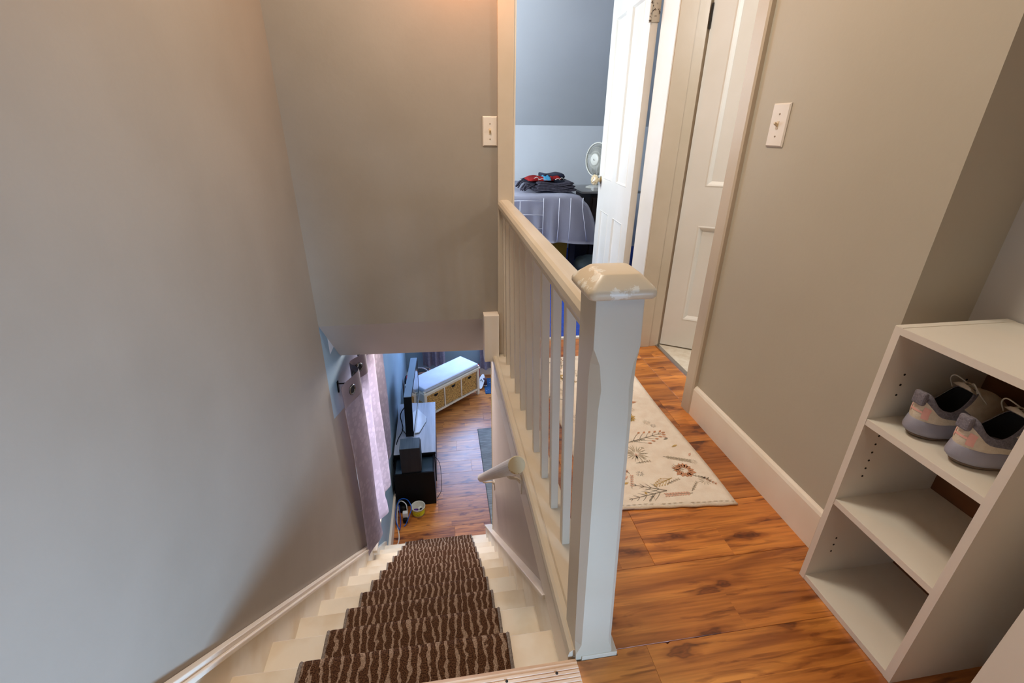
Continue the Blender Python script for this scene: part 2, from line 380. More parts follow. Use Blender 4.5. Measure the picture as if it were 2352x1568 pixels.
# lower blue continuation with the window hole (y 2.50-3.00, z -1.56 - -.36)
bm = bmesh.new()
for a in [(2.41, 3.10, -2.4, -1.56), (3.02, 6.3, -2.4, -.10), (2.50, 3.02, -.36, -.10)]: pass
bm = merge(prism([(YF, .21), (2.14, -.313), (2.41, -.405), (2.41, -.36), (3.02, -.36), (3.02, -.10), (YF+.32, -.10)], 0, XL-.12, XL-.0005),
           bx(XL-.12, XL-.0005, 3.02, 6.3, -2.4, -.10), bx(XL-.12, XL-.0005, 2.41, 3.02, -2.4, -1.57))
struct(obj('wall_left', bm, M_BLUE), 'blue wall of the room downstairs with the curtained window')
struct(slab('wall_far', (XL-.12, .268, YF, YF+.12, .207, 2.35), M_WALL), 'taupe wall above the foot of the stairs')
struct(slab('wall_far', (XL, .268, 2.56, 2.60, -.03, 1.0), M_BED), 'low boxed wall behind the bulkhead inside the bedroom')
# sloping bulkhead under it
bk = bmesh.new()
V = [bk.verts.new(p) for p in [(XL, YF, .207), (.268, YF, .207), (.268, YF+.32, -.125), (XL, YF+.318, -.105),
                                (XL, YF+.40, .10), (.268, YF+.40, .10)]]
bk.faces.new((V[0], V[1], V[2], V[3])); bk.faces.new((V[0], V[4], V[5], V[1])); bk.faces.new((V[3], V[2], V[5], V[4]))
bk.faces.new((V[0], V[3], V[4])); bk.faces.new((V[1], V[5], V[2]))
struct(obj('trim_4', bk, mat('bulkhead_paint', (196, 184, 172), .55, None, 2, .08, 50)), 'sloping grey-taupe bulkhead below the far wall')
struct(slab('trim_5', (.193, .268, YF-.055, YF+.02, -.012, .243), M_TRIM, bev=.003), 'boxed white post end beside the bulkhead')
# wall right of the stairs, below the hall floor
struct(slab('wall_right', (.27, .37, -.2, 2.50, ZL, -.165), M_STW), 'taupe wall under the balustrade beside the stairs')
struct(slab('trim_6', (.268, .278, 2.492, 2.505, -2.0, -.165), mat('gold_edge', (196, 168, 96), .5)), 'thin yellowed edge bead at the end of the stair wall')
# ---- upper hall right wall with closet opening (y 1.56-2.16, z 0-2.0)
struct(obj('wall_right', merge(bx(XW, 1.145, .807, 1.555, 0, 2.35), bx(XW, 1.145, 1.555, 2.16, 2.0, 2.35)), M_WALLR), 'beige hall wall with the switch')
struct(slab('wall_right', (1.145, 1.20, .807, .90, 0, 2.35), M_WALLR), 'beige return of the hall wall into the alcove')
struct(obj('wall_right', merge(bx(1.183, 1.28, -2.5, -1.60, 0, 2.35), bx(1.183, 1.28, -1.0, .807, 0, 2.35), bx(1.183, 1.28, -1.6, -1.0, 0, .32), bx(1.183, 1.28, -1.6, -1.0, .86, 2.35)), M_GREY), 'grey wall at the back of the alcove')
struct(slab('baseboard_right', (XW-.014, XW, .807, 1.50, 0, .112), M_BASE), 'tall white baseboard of the hall wall')
struct(obj('trim_7', prism([(XW-.014, .112), (XW-.014, .118), (XW-.010, .126), (XW-.004, .131), (XW, .132), (XW, .112)], 1, .807, 1.50), M_BASE), 'rounded top moulding of the tall baseboard')
struct(obj('wall_right', merge(bx(1.0, 1.06, -2.5, .807, 1.62, 2.35), bx(1.06, 1.183, -2.5, .807, 1.62, 1.68)), M_WALLR), 'unseen boxed header added to shade the alcove')  # put in above the view to keep ceiling light off the alcove face
# closet door casing near side
struct(obj('trim_8', prism([(XW-.0185, 1.505), (XW-.0185, 1.559), (XW-.015, 1.563), (XW, 1.563), (XW+.135, 1.563), (XW+.135, 1.555), (XW, 1.555), (XW, 1.498), (XW-.014, 1.498)], 2, 0, 2.06), M_TRIM_SHADE), 'white near casing of the closet doorway')
struct(slab('trim_9', (XW-.018, XW, 1.50, 2.16, 2.0, 2.06), M_TRIM), 'white head casing of the closet doorway')
# bedroom door casings on the wall plane y = 2.14
struct(slab('wall_far', (.268, .34, YF+.0, 2.30, 0, 2.35), M_WALL), 'narrow wall beside the bedroom doorway')
struct(slab('wall_far', (1.02, 1.16, 2.165, 2.30, 0, 2.35), M_TRIM), 'narrow wall between the two doorways')
struct(slab('wall_far', (.34, 1.02, YF, 2.30, 2.02, 2.35), M_WALL), 'wall above the bedroom doorway')
struct(slab('trim_10', (.2685, .3355, 2.14, YF, 0, 2.06), M_TRIM_SHADE, bev=.002), 'white left casing of the bedroom doorway')
struct(slab('trim_11', (.3355, .345, 2.15, 2.30, 0, 2.02), M_TRIM), 'white left jamb of the bedroom doorway')
struct(slab('trim_12', (1.019, 1.10, 2.143, 2.168, 0, 2.06), M_TRIM_SHADE, bev=.002), 'white right casing of the bedroom doorway')
struct(slab('trim_13', (1.10, 1.152, 2.149, 2.168, 0, 2.06), M_TRIM_SHADE, bev=.002), 'narrow white board between the doorways')
struct(slab('trim_14', (1.0135, 1.0195, 2.146, 2.30, 0, 2.02), M_DOOR), 'white right jamb of the bedroom doorway')
struct(slab('trim_15', (.345, 1.02, 2.296, 2.318, -.005, .010), M_DOOR), 'white threshold bar of the bedroom')
struct(slab('trim_16', (1.140, 1.162, 1.563, 2.155, -.004, .007), M_STEEL, bev=.002), 'aluminium threshold strip of the closet doorway')
struct(slab('wall_right', (1.152, 1.29, 2.175, 2.26, 0, 2.35), M_TRIM), 'white inside corner of the closet')
# closet interior
struct(obj('wall_right', merge(bx(2.1, 2.15, .85, 2.75, 0, 2.35), bx(1.2, 2.1, .80, .85, 0, 2.35), bx(1.29, 2.1, 2.70, 2.75, 0, 2.35)), M_GREY), 'pale walls inside the closet')
# shell behind the camera
struct(obj('wall_back', merge(bx(XL, 1.28, -2.6, -2.5, 0, 2.35)), M_WALL), 'wall behind the viewer')
struct(slab('ceiling', (XL-.12, 2.15, -2.6, 2.42, 2.35, 2.42), M_CEIL), 'upper hall ceiling')
# ---- bedroom
struct(slab('wall_far', (XL, 3.0, 4.42, 4.5, 0, 1.105), M_BED), 'pale knee wall of the bedroom')
struct(obj('ceiling', prism([(4.43, 1.10), (3.0, 2.40), (3.05, 2.5), (4.53, 1.16)], 0, XL-.1, 3.05), M_SLOPE), 'sloping bedroom ceiling')
struct(slab('ceiling', (XL-.1, 3.05, 2.28, 3.05, 2.36, 2.44), M_SLOPE), 'flat strip of bedroom ceiling')
struct(obj('wall_left', merge(bx(XL-.12, XL, 2.276, 2.75, 0, 2.4), bx(XL-.12, XL, 3.75, 4.5, 0, 2.4), bx(XL-.12, XL, 2.75, 3.75, 0, .9), bx(XL-.12, XL, 2.75, 3.75, 1.8, 2.4)), M_BED), 'outer bedroom wall with the bedroom window')
struct(slab('wall_right', (3.0, 3.1, 2.2, 4.5, 0, 2.4), M_BED), 'right bedroom wall')
struct(obj('wall_near', merge(bx(1.16, 3.0, 2.20, 2.30, 0, 2.4)), M_BED), 'bedroom wall beside its doorway')
# ---- lower room shell
struct(slab('ceiling', (XL-.12, 3.4, 2.55, 6.4, -.13, -.03), M_CEIL), 'ceiling of the room downstairs')
struct(slab('ceiling', (.37, 3.4, -.2, 2.55, -.13, -.03), M_CEIL), 'ceiling of the room downstairs beside the stairs')
FWX0, FWX1 = -.30, 1.20
struct(obj('wall_far', merge(bx(XL-.12, 3.4, 6.3, 6.4, ZL, -1.62), bx(XL-.12, 3.4, 6.3, 6.4, -.42, -.03), bx(XL-.12, FWX0, 6.3, 6.4, -1.62, -.42), bx(FWX1, 3.4, 6.3, 6.4, -1.62, -.42)), M_BLUE), 'far blue wall of the room downstairs')
struct(obj('wall_right', merge(bx(3.4, 3.5, -.2, 3.3, ZL, -.03), bx(3.4, 3.5, 5.1, 6.4, ZL, -.03), bx(3.4, 3.5, 3.3, 5.1, ZL, -1.7), bx(3.4, 3.5, 3.3, 5.1, -.5, -.03)), M_BLUE), 'right wall of the room downstairs')
struct(slab('baseboard_left', (XL, XL+.022, 2.9, 6.3, ZL, ZL+.13), M_TRIM, bev=.002), 'white baseboard of the room downstairs')
struct(slab('baseboard_far', (XL, 3.4, 6.28, 6.3, ZL, ZL+.13), M_TRIM), 'white baseboard of the far wall')
# windows : frame + glass
M_GLASS = bpy.data.materials.new('window_glass'); M_GLASS.use_nodes = True
_b = M_GLASS.node_tree.nodes['Principled BSDF']; _b.inputs['Transmission Weight'].default_value = 1; _b.inputs['Roughness'].default_value = 0; _b.inputs['IOR'].default_value = 1.05; _b.inputs['Base Color'].default_value = (1, 1, 1, 1)
def window(name, label, axis, c, a0, a1, z0, z1, d=.05):
    """axis 0: in a wall of constant x=c, spans a (y); axis 1: constant y=c, spans x"""
    def B(a, b, z, zz, dd): return (c-dd, c+dd, a, b, z, zz) if axis == 0 else (a, b, c-dd, c+dd, z, zz)
    w = struct(bpy.data.objects.new(name, None), label); C.objects.link(w)
    t = .045
    obj('window_frame', merge(bx(*B(a0, a1, z0, z0+t, d/2)), bx(*B(a0, a1, z1-t, z1, d/2)), bx(*B(a0, a0+t, z0+t, z1-t, d/2)), bx(*B(a1-t, a1, z0+t, z1-t, d/2))), M_TRIM, w)
    zm = (z0+z1)/2
    obj('meeting_rail', bx(*B(a0+t, a1-t, zm-.02, zm+.02, d/2-.004)), M_TRIM, w)
    obj('pane', bx(*B(a0+t, a1-t, z0+t, zm-.02, .002)), M_GLASS, w)
    obj('pane', bx(*B(a0+t, a1-t, zm+.02, z1-t, .002)), M_GLASS, w)
    return w
window('window_1', 'window behind the grommet curtain by the stairs', 0, XL-.06, 2.41, 3.02, -1.57, -.36)
window('window_2', 'window in the far wall downstairs', 1, 6.35, FWX0, FWX1, -1.62, -.42)
window('window_3', 'bedroom window', 0, XL-.06, 2.75, 3.75, .9, 1.8)
window('window_4', 'low landing window behind the viewer', 0, 1.24, -1.6, -1.0, .32, .86)
window('window_5', 'right window downstairs', 0, 3.45, 3.3, 5.1, -1.7, -.5)
# trims of the stair window
struct(slab('trim_17', (XL, XL+.022, 2.41, 2.47, -1.66, -.41), M_TRIM, bev=.003), 'white casing of the window beside the stairs')
struct(slab('trim_18', (XL, XL+.018, 2.98, 3.06, -1.57, -.36), M_TRIM, bev=.003), 'white far casing of the stair window')
struct(slab('trim_19', (XL, XL+.05, 2.41, 3.07, -1.612, -1.59), M_TRIM, bev=.004), 'white sill of the window beside the stairs')
struct(slab('trim_20', (XL, XL+.018, 2.43, 3.03, -1.70, -1.612), M_TRIM, bev=.003), 'white apron below the window sill')
# stringers
def skirt(x0, x1, name, label, ya, yb, up, m):
    f = lambda y: -(y-Y0)/RUN*RISE
    pts = [(ya, min(f(ya)+up, .11)), (yb, f(yb)+up), (yb, max(f(yb)-.30, ZL)), (ya, f(ya)-.45)]
    return struct(obj(name, prism(pts, 0, x0, x1), m), label)
_f = lambda y: -(y-Y0)/RUN*RISE
struct(obj('baseboard_left', prism([(.57, .110), (2.41, _f(2.41)+.085), (2.41, _f(2.41)-.30), (.57, -.42)], 0, XL, XL+.020), M_STAIR), 'white sloping skirt board on the left of the stairs')
struct(slab('baseboard_left', (XL, XL+.020, -2.5, .57, 0, .110), M_TRIM), 'level white baseboard of the landing')
def capmould(x0, x1, ya, yb, up, h, name, label):
    f = lambda y: _f(y)+up
    hh = h/2
    bm = merge(prism([(ya, f(ya)), (yb, f(yb)), (yb, f(yb)+hh), (ya, f(ya)+hh)], 0, x0, x1, bev=.003), prism([(ya, f(ya)+hh), (yb, f(yb)+hh), (yb, f(yb)+h), (ya, f(ya)+h)], 0, x0+(.010 if x0 < 0 else .0), x1-(.010 if x0 < 0 else 0), bev=.002)) if x0 < 0 else prism([(ya, f(ya)), (yb, f(yb)), (yb, f(yb)+h), (ya, f(ya)+h)], 0, x0, x1, bev=.0035)
    return struct(obj(name, bm, M_TRIM), label)
capmould(XL-.009, XL+.034, .57, 2.41, .078, .034, 'trim_21', 'cap moulding of the left skirt board')
skirt(XL, XL+.020, 'baseboard_left', 'low end of the left skirt board below the window', 2.41, 2.93, .03, M_STAIR)
_f = lambda y: -(y-Y0)/RUN*RISE
struct(obj('baseboard_right', prism([(.606, -.166), (.876, -.166), (2.86, _f(2.86)+.085), (2.86, ZL), (2.6, ZL), (.606, -.60)], 0, .2475, .272), M_STAIR), 'white sloping skirt board on the right of the stairs')
capmould(.238, .272, .885, 2.48, .085, .020, 'trim_22', 'cap moulding of the right skirt board')
capmould(.238, .30, 2.48, 2.86, .085, .020, 'trim_23', 'wide end of the right cap moulding past the wall')

# ================================================================= STAIRCASE
st = thing('staircase', 'steep cream painted wooden stairs going down between two walls', 'staircase', (-.18, 1.7, ZL))
def P(o, parent):
    o.parent = parent; o.matrix_parent_inverse = Matrix.Translation(parent.location).inverted() if parent.rotation_euler.z == 0 else parent.matrix_basis.inverted(); return o
def on(parent, name, bm, m, smooth=False):
    """mesh given in world coordinates, parented to a thing that is not at the origin"""
    pl = parent.location
    bmesh.ops.translate(bm, vec=-Vector(pl), verts=bm.verts)
    return obj(name, bm, m, parent, smooth)
x0, x1 = XL+.020, .2475
for k in range(1, 13):
    yk, zk = Y0+k*RUN, -k*RISE
    yp = Y0+(k-1)*RUN
    on(st, 'riser', bx(x0, x1, yp-.012, yp+.004, zk, zk+RISE-.024), M_STAIR)
    tr = prism([(yp-.012, zk), (yk-.004, zk), (yk+.0005, zk-.005), (yk+.001, zk-.017), (yk-.004, zk-.022), (yp-.012, zk-.022)], 0, x0, x1)
    if k < 13 and k != 12: on(st, 'tread', tr, M_STAIR)
    else: tr.free()
on(st, 'riser', bx(x0, x1, Y0+11*RUN-.012, Y0+11*RUN+.004, ZL, -11*RISE-.022), M_STAIR)
# grooved threshold strip at the top
gs = [(.552, -.02), (.552, .0035)]
for i in range(5):
    y = .556+i*.0085
    gs += [(y, .0055), (y+.005, .0055), (y+.0065, .0035)]
gs += [(.603, .0045), (.611, .001), (.613, -.006), (.611, -.02)]
M_STRIP = mat('threshold_wood', (226, 196, 168), .35, (200, 160, 124), 3, .1, 90, stretch=(2, 20, 20))
ts = thing('threshold_strip', 'grooved pale wooden nosing strip with screws at the top of the stairs', 'threshold', (-.18, .585, .0))
on(ts, 'grooved_strip', prism(gs, 0, XL+.001, .250), M_STRIP)
for sx in (-.40, -.02, .09, .20):
    on(ts, 'screw', lathe([(.0001, 0), (.0032, 0), (.0028, .0014), (.0001, .0016)], 10, Matrix.Translation((sx, .585, .0055))), M_DARK)
struct(slab('trim_24', (XL, .246, .5875, .600, -.165, -.0205), M_STAIR), 'top riser board of the stairs')

# carpet runner following the treads
def runner():
    path = []
    th = .011
    for k in range(1, 12):
        yp, zp = Y0+(k-1)*RUN, -(k-1)*RISE
        yk, zk = Y0+k*RUN, -k*RISE
        if k == 1: path.append((yp+.004, zp-.03))
        path.append((yp+.006, zk+.012)); path.append((yp+.016, zk+.001))
        for t in (.25, .5, .75): path.append((yp+.016+(yk-.010-yp-.016)*t, zk+.001))
        path += [(yk-.012, zk+.001), (yk-.002, zk-.001), (yk+.002, zk-.010), (yk+.001, zk-.022), (yk+.005, zk-.040)]
        path.append((yk+.005, zk-.10))
    return path, th
def runner_mesh():
    path, th = runner()
    pts = [Vector((0, y, z)) for y, z in path]
    nr = []
    for i, p in enumerate(pts):
        d = (pts[min(i+1, len(pts)-1)]-pts[max(i-1, 0)]).normalized()
        nr.append(Vector((0, -d.z, d.y)))
    X0, X1 = -.412, .124; nx = 36
    bm = bmesh.new(); uvl = bm.loops.layers.uv.new('UVMap')
    s = [0]
    for i in range(1, len(pts)): s.append(s[-1]+(pts[i]-pts[i-1]).length)
    top = []; 
    for i, p in enumerate(pts):
        row = []
        for j in range(nx+1):
            t = j/nx; e = min(t, 1-t)*nx
            h = th*(1 if e >= 1 else .80)+.0012*noise.noise(Vector((t*40, s[i]*60, 0)))
            sag = 0.004*noise.noise(Vector((i*.31, 5, 1)))
            row.append(bm.verts.new(p+nr[i]*h+Vector((X0+(X1-X0)*t+sag, 0, 0))))
        top.append(row)
    bot = [[bm.verts.new(pts[i]+Vector((X, 0, 0))) for X in (X0, X1)] for i in range(len(pts))]
    for i in range(len(pts)-1):
        for j in range(nx):
            f = bm.faces.new((top[i][j], top[i][j+1], top[i+1][j+1], top[i+1][j])); f.smooth = True
            for l, (a, b) in zip(f.loops, ((i, j), (i, j+1), (i+1, j+1), (i+1, j))):
                l[uvl].uv = ((X1-X0)*b/nx, s[a])
        f = bm.faces.new((top[i][0], top[i+1][0], bot[i+1][0], bot[i][0])); f.material_index = 1
        f = bm.faces.new((top[i][nx], bot[i][1], bot[i+1][1], top[i+1][nx])); f.material_index = 1
    for i in (0, len(pts)-1):
        f = bm.faces.new([*top[i], bot[i][1], bot[i][0]]); f.material_index = 1
    me = bpy.data.meshes.new('stair_runner'); bm.to_mesh(me); bm.free()
    me.materials.append(M_RUN); me.materials.append(M_BIND)
    o = bpy.data.objects.new('stair_runner', me); C.objects.link(o)
    for side, X in ((0, X0), (1, X1)):
        b = tube([pts[i]+nr[i]*(th*.62)+Vector((X+(.001 if side else -.001), 0, 0)) for i in range(len(pts))], .0052, 6)
        obj('bound_edge', b, M_BIND, o, True)
    return o
tag(runner_mesh(), 'brown carpet runner with wavy tan stripes laid down the middle of the stairs', 'carpet')

# ================================================================= BALUSTRADE
ba = thing('balustrade', 'cream painted balustrade with square newel post and slim balusters beside the stairwell', 'railing', (.29, 1.4, 0))
# newel post, stop-chamfered, leaning slightly
def newel():
    rings = []
    for z, c in [(0, .0005), (.02, .0005), (.05, .012), (.40, .014), (.66, .014), (.70, .017), (.745, .012), (.775, .0006), (.80, .0006), (.856, .0006)]:
        t = z/.856; cx = .2905+(.2575-.2905)*t; cy = .650+(.646-.650)*t; h = .0415+(.0375-.0415)*t
        pts = []
        for sx, sy in ((1, -1), (1, 1), (-1, 1), (-1, -1)):
            c_ = .0006 if sy > 0 else (c if sx < 0 else c*.75)
            a = Vector((cx+sx*h, cy+sy*h-sy*c_, z)); b = Vector((cx+sx*h-sx*c_, cy+sy*h, z))
            pts += [b, a] if sx*sy < 0 else [a, b]
        rings.append(pts)
    return loft(rings)
nw = on(ba, 'newel_post', newel(), M_NEWEL)
cap = bmesh.new()
cx, cy, h = .2575, .647, .0525
def sq(h, z, r, off=0):
    out = []
    for sx, sy, a0 in ((1, 1, 0), (-1, 1, 90), (-1, -1, 180), (1, -1, 270)):
        for k in range(5):
            a = math.radians(a0+22.5*k)
            out.append(Vector((cx+sx*(h-r)+r*math.cos(a), cy+sy*(h-r)+r*math.sin(a), z)))
    return out
cp = loft([sq(h-.012, .855, .006), sq(h-.003, .8565, .009), sq(h-.0004, .860, .010), sq(h, .866, .011), sq(h-.002, .8705, .011), sq(h-.0035, .8725, .011), sq(h-.020, .8885, .010), sq(h-.0215, .8893, .010), sq(h-.024, .8898, .009), sq(.008, .8900, .004)])
bmesh.ops.translate(cp, vec=-Vector((.29, 1.4, 0)), verts=cp.verts)
o = obj('post_cap', cp, M_CAPP, nw, True); o['label'] = 'pillow-shaped post cap with white worn patch on top'
# handrail: profile swept from newel to casing
def rail_profile(cx, y, zt):
    w = .031
    P2 = [(-.016, -.062), (-.016, -.040), (-w+.003, -.038), (-w, -.030), (-w, -.016), (-w+.006, -.006), (-.017, -.001), (-.008, .0), (.008, .0), (.017, -.001), (w-.006, -.006), (w, -.016), (w, -.030), (w-.003, -.038), (.016, -.040), (.016, -.062)]
    return [Vector((cx+a, y, zt+b)) for a, b in P2]
on(ba, 'handrail', loft([rail_profile(.2705+(.2985-.2705)*t, .685+(2.14-.685)*t, .801+(.786-.801)*t) for t in (0, .2, .4, .6, .8, 1)]), M_RAILP)
for k in range(11):
    y = .785+.1375*k
    if y > 2.12: y = 2.115
    t = (y-.685)/1.455; xt = .2705+.028*t; zt = .801-.015*t-.058
    b = .0116; xb = .2965+.009
    rings = []
    for z, xc in ((.011, xb), (zt, xt)):
        rings.append([Vector((xc+sx*b, y+sy*b, z)) for sx, sy in ((-1, -1), (1, -1), (1, 1), (-1, 1))])
    bm = loft(rings); bmesh.ops.bevel(bm, geom=[e for e in bm.edges if abs((e.verts[0].co-e.verts[1].co).z) > .2], offset=.002, segments=1, affect='EDGES')
    on(ba, 'baluster', bm, M_RAILP)

# wall handrail of the stairs
hr = thing('stair_handrail', 'round grey-white wall handrail with flat cut end beside the stairs', 'handrail', (.19, 1.7, -.4))
A = Vector((.188, 1.07, .176)); B = Vector((.188, 2.42, -1.045)); dr = (B-A).normalized()
r = .026
def ringend(p, nrm):
    out = []
    a = Vector((1, 0, 0)); b = dr.cross(a)
    for k in range(24):
        t = 2*PI*k/24; v = a*math.cos(t)*r+b*math.sin(t)*r
        q = p+v; s = (p-q).dot(nrm)/dr.dot(nrm); out.append(q+dr*s)
    return out
n1 = Vector((0, -1, 0.25)).normalized()
rg = [ringend(A, n1), ringend(A+dr*.002, n1)]+[ringend(A+dr*t, dr) for t in (.12, .4, .8, 1.2, 1.5)]+[ringend(B, dr)]
bm = loft(rg); bm.faces.ensure_lookup_table()
on(hr, 'rail', bm, worn('handrail_paint', (206, 198, 188), (214, 198, 160), .45, .66, 30))
endd = loft([[v+n1*.0005 for v in ringend(A, n1)], [v+n1*.0022+(A-v)*.03 for v in ringend(A, n1)]])
o = on(hr, 'end_face', endd, worn('end_face_paint', (206, 188, 148), (170, 140, 96), .6, .60, 60)); o['label'] = 'yellowed flat end of the rail'
for tt in (.26, 1.72):
    p = A+dr*tt; w = Vector((.2465, p.y+.03, p.z-.105 if tt < 1 else p.z-.10))
    if tt > 1: w.x = .27
    pts = spline([p+Vector((0, 0, -.026)), p+Vector((.012, .004, -.045)), w+Vector((-.02, -.006, .035)), w+Vector((-.004, 0, .01))], 6)
    bm = tube(pts, .006, 8)
    box(bm, w.x-.005, w.x, w.y-.014, w.y+.014, w.z-.035, w.z+.035, bev=.002)
    on(hr, 'bracket', bm, M_TRIM)

# ================================================================= SWITCHES
def switch(label, origin, ux, un, w, h):
    """plate centred on origin, ux along wall, un outwards"""
    ux, un = Vector(ux), Vector(un); uz = Vector((0, 0, 1)); o = Vector(origin)
    m = Matrix((( ux.x, uz.x, un.x, 0), (ux.y, uz.y, un.y, 0), (ux.z, uz.z, un.z, 0), (0, 0, 0, 1)))
    t = thing('light_switch', label, 'switch', origin)
    def put(name, bm, mm):
        bmesh.ops.transform(bm, matrix=m, verts=bm.verts); return obj(name, bm, mm, t)
    def rr(s, z): return [Vector((sx*(w/2-s), sy*(h/2-s), z)) for sx, sy in ((-1, -1), (1, -1), (1, 1), (-1, 1))]
    put('plate', loft([rr(0, .0005), rr(0, .0025), rr(.004, .0062)]), M_PLATE)
    put('toggle', merge(bx(-.0045, .0045, -.011, .011, .006, .0075), prism([(-.004, .0072), (.004, .0072), (.009, .017), (.004, .018)], 0, -.0035, .0035)), mat('ivory_plastic', (224, 200, 160), .3))
    for z in (.03, -.03): put('screw', lathe([(.0001, .006), (.0028, .006), (.0024, .0076), (.0001, .0078)], 10, Matrix.Translation((0, z, 0))), mat('screw_paint', (160, 140, 116), .4))
    return t
switch('ivory light switch plate on the taupe wall above the stairwell, left of the bedroom door', (.2365, YF, 1.0665), (1, 0, 0), (0, -1, 0), .062, .116)
switch('ivory light switch plate on the beige wall right of the closet doorway', (XW, 1.3645, 1.0955), (0, -1, 0), (-1, 0, 0), .074, .117)

# ================================================================= DOORS
def panel_door(name, label, loc, ang, w, h, t, panels, m, knob=None, depth=.008, mould=.012):
    """door leaf in local x (width), faces towards local -y and +y; panels (x0,x1,z0,z1)"""
    d = struct(bpy.data.objects.new(name, None), label); C.objects.link(d); d.location = loc; d.rotation_euler = (0, 0, ang)
    xs = sorted({0, w, *[p[0] for p in panels], *[p[1] for p in panels]}); zs = sorted({0, h, *[p[2] for p in panels], *[p[3] for p in panels]})
    def isp(a, b): return any(p[0] <= a < p[1] and p[2] <= b < p[3] for p in panels)
    bm = bmesh.new()
    for side in (0, 1):
        yy = 0 if side == 0 else t
        for i in range(len(xs)-1):
            for j in range(len(zs)-1):
                if isp(xs[i], zs[j]): continue
                bm.faces.new([bm.verts.new((a, yy, b)) for a, b in ((xs[i], zs[j]), (xs[i+1], zs[j]), (xs[i+1], zs[j+1]), (xs[i], zs[j+1]))])
        for (a, b, c, e) in panels:
            s = 1 if side == 0 else -1
            def rr(ins, dd): return [Vector((x, yy+s*dd, z)) for x, z in ((a+ins, c+ins), (b-ins, c+ins), (b-ins, e-ins), (a+ins, e-ins))]
            L = [rr(0, 0), rr(mould*.25, -.002), rr(mould*.5, .001), rr(mould, depth), rr(mould+.002, depth)]
            V = [[bm.verts.new(p) for p in r] for r in L]
            for i in range(len(V)-1):
                for j in range(4): bm.faces.new((V[i][j], V[i][(j+1) % 4], V[i+1][(j+1) % 4], V[i+1][j]))
    for q in [((0, 0, 0), (0, t, 0), (0, t, h), (0, 0, h)), ((w, 0, 0), (w, t, 0), (w, t, h), (w, 0, h)), ((0, 0, 0), (w, 0, 0), (w, t, 0), (0, t, 0)), ((0, 0, h), (w, 0, h), (w, t, h), (0, t, h))]:
        bm.faces.new([bm.verts.new(p) for p in q])
    bmesh.ops.remove_doubles(bm, verts=bm.verts, dist=1e-5)
    obj('door_leaf', bm, m, d)
    for (a, b, c, e) in panels:
        ins = mould+.002
        obj('panel', bx(a+ins-.002, b-ins+.002, depth-.0005, t-depth+.0005, c+ins-.002, e-ins+.002), m, d)
    return d
# bedroom door: leaf from (.983,2.33) to (1.047,3.03); front face towards -x
ang = math.atan2(.9958, .0912)
bd = panel_door('door_1', 'white four-panel bedroom door standing open', (.975, 2.328, .012), ang, .70, 1.98, .034,
                [(.10, .30, .18, .60), (.40, .60, .18, .60), (.10, .30, .79, 1.62), (.40, .60, .79, 1.62)], M_DOOR)
# local +y of the leaf points to -x here, so mirror the leaf thickness
bd.scale = (1, -1, 1)
kb = bmesh.new()
M_KNOB = mat('glass_knob', (236, 220, 184), .08, (200, 176, 130), 60, .4, 150, spec=.9)
def facet(r, z, n=8, ph=0): return [Vector((r*math.cos(2*PI*(k+ph)/n), r*math.sin(2*PI*(k+ph)/n), z)) for k in range(n)]
kb = loft([facet(.012, 0), facet(.012, .018), facet(.026, .024), facet(.033, .036, ph=.5), facet(.033, .046), facet(.024, .058, ph=.5), facet(.010, .062)])
mt = Matrix.Translation((.655, 0, .775)) @ Matrix.Rotation(PI/2, 4, 'X')
bmesh.ops.transform(kb, matrix=mt, verts=kb.verts); o = obj('door_knob', kb, M_KNOB, bd); o['label'] = 'faceted clear glass door knob'
rp = lathe([(.001, 0), (.024, 0), (.022, .004), (.012, .007), (.001, .007)], 20, mt)
o = obj('knob_rose', rp, mat('brass_rose', (190, 168, 120), .3, metal=.8), bd)
hg = merge(bx(-.004, .004, -.004, .038, 1.50, 1.585), lathe([(.001, -.045), (.006, -.045), (.006, .045), (.001, .045)], 10, Matrix.Translation((-.004, -.004, 1.543))))
obj('hinge', hg, worn('hinge_paint', (200, 192, 176), (70, 56, 44), .4, .56, 60), bd)
hg = merge(bx(-.004, .004, -.004, .038, .25, .335), lathe([(.001, -.045), (.006, -.045), (.006, .045), (.001, .045)], 10, Matrix.Translation((-.004, -.004, .293))))
obj('hinge', hg, worn('hinge_paint2', (200, 192, 176), (70, 56, 44), .4, .56, 60), bd)
# closet door
cdoor = panel_door('door_2', 'white panelled closet door standing ajar', (1.171, 2.160, .008), math.atan2(-.543, .84), .62, 1.97, .034,
                [(.088, .53, .155, .65), (.088, .53, .83, 1.87)], M_DOOR, depth=.014, mould=.026)
obj('hinge', bx(-.006, .002, -.004, .03, 1.46, 1.55), M_DARK, cdoor)

# ================================================================= HALL RUG
rug = bpy.data.objects.new('hall_rug', None)
RX0, RX1, RY0, RY1 = .437, .889, 1.012, 2.075
rug.location = (.66, 1.54, 0); C.objects.link(rug)
tag(rug, 'cream floral runner rug lying on the hall laminate beside the balustrade', 'rug')
M_RUG = mat('rug_cream', (250, 238, 220), .95, (242, 226, 206), 26, .5, 260)
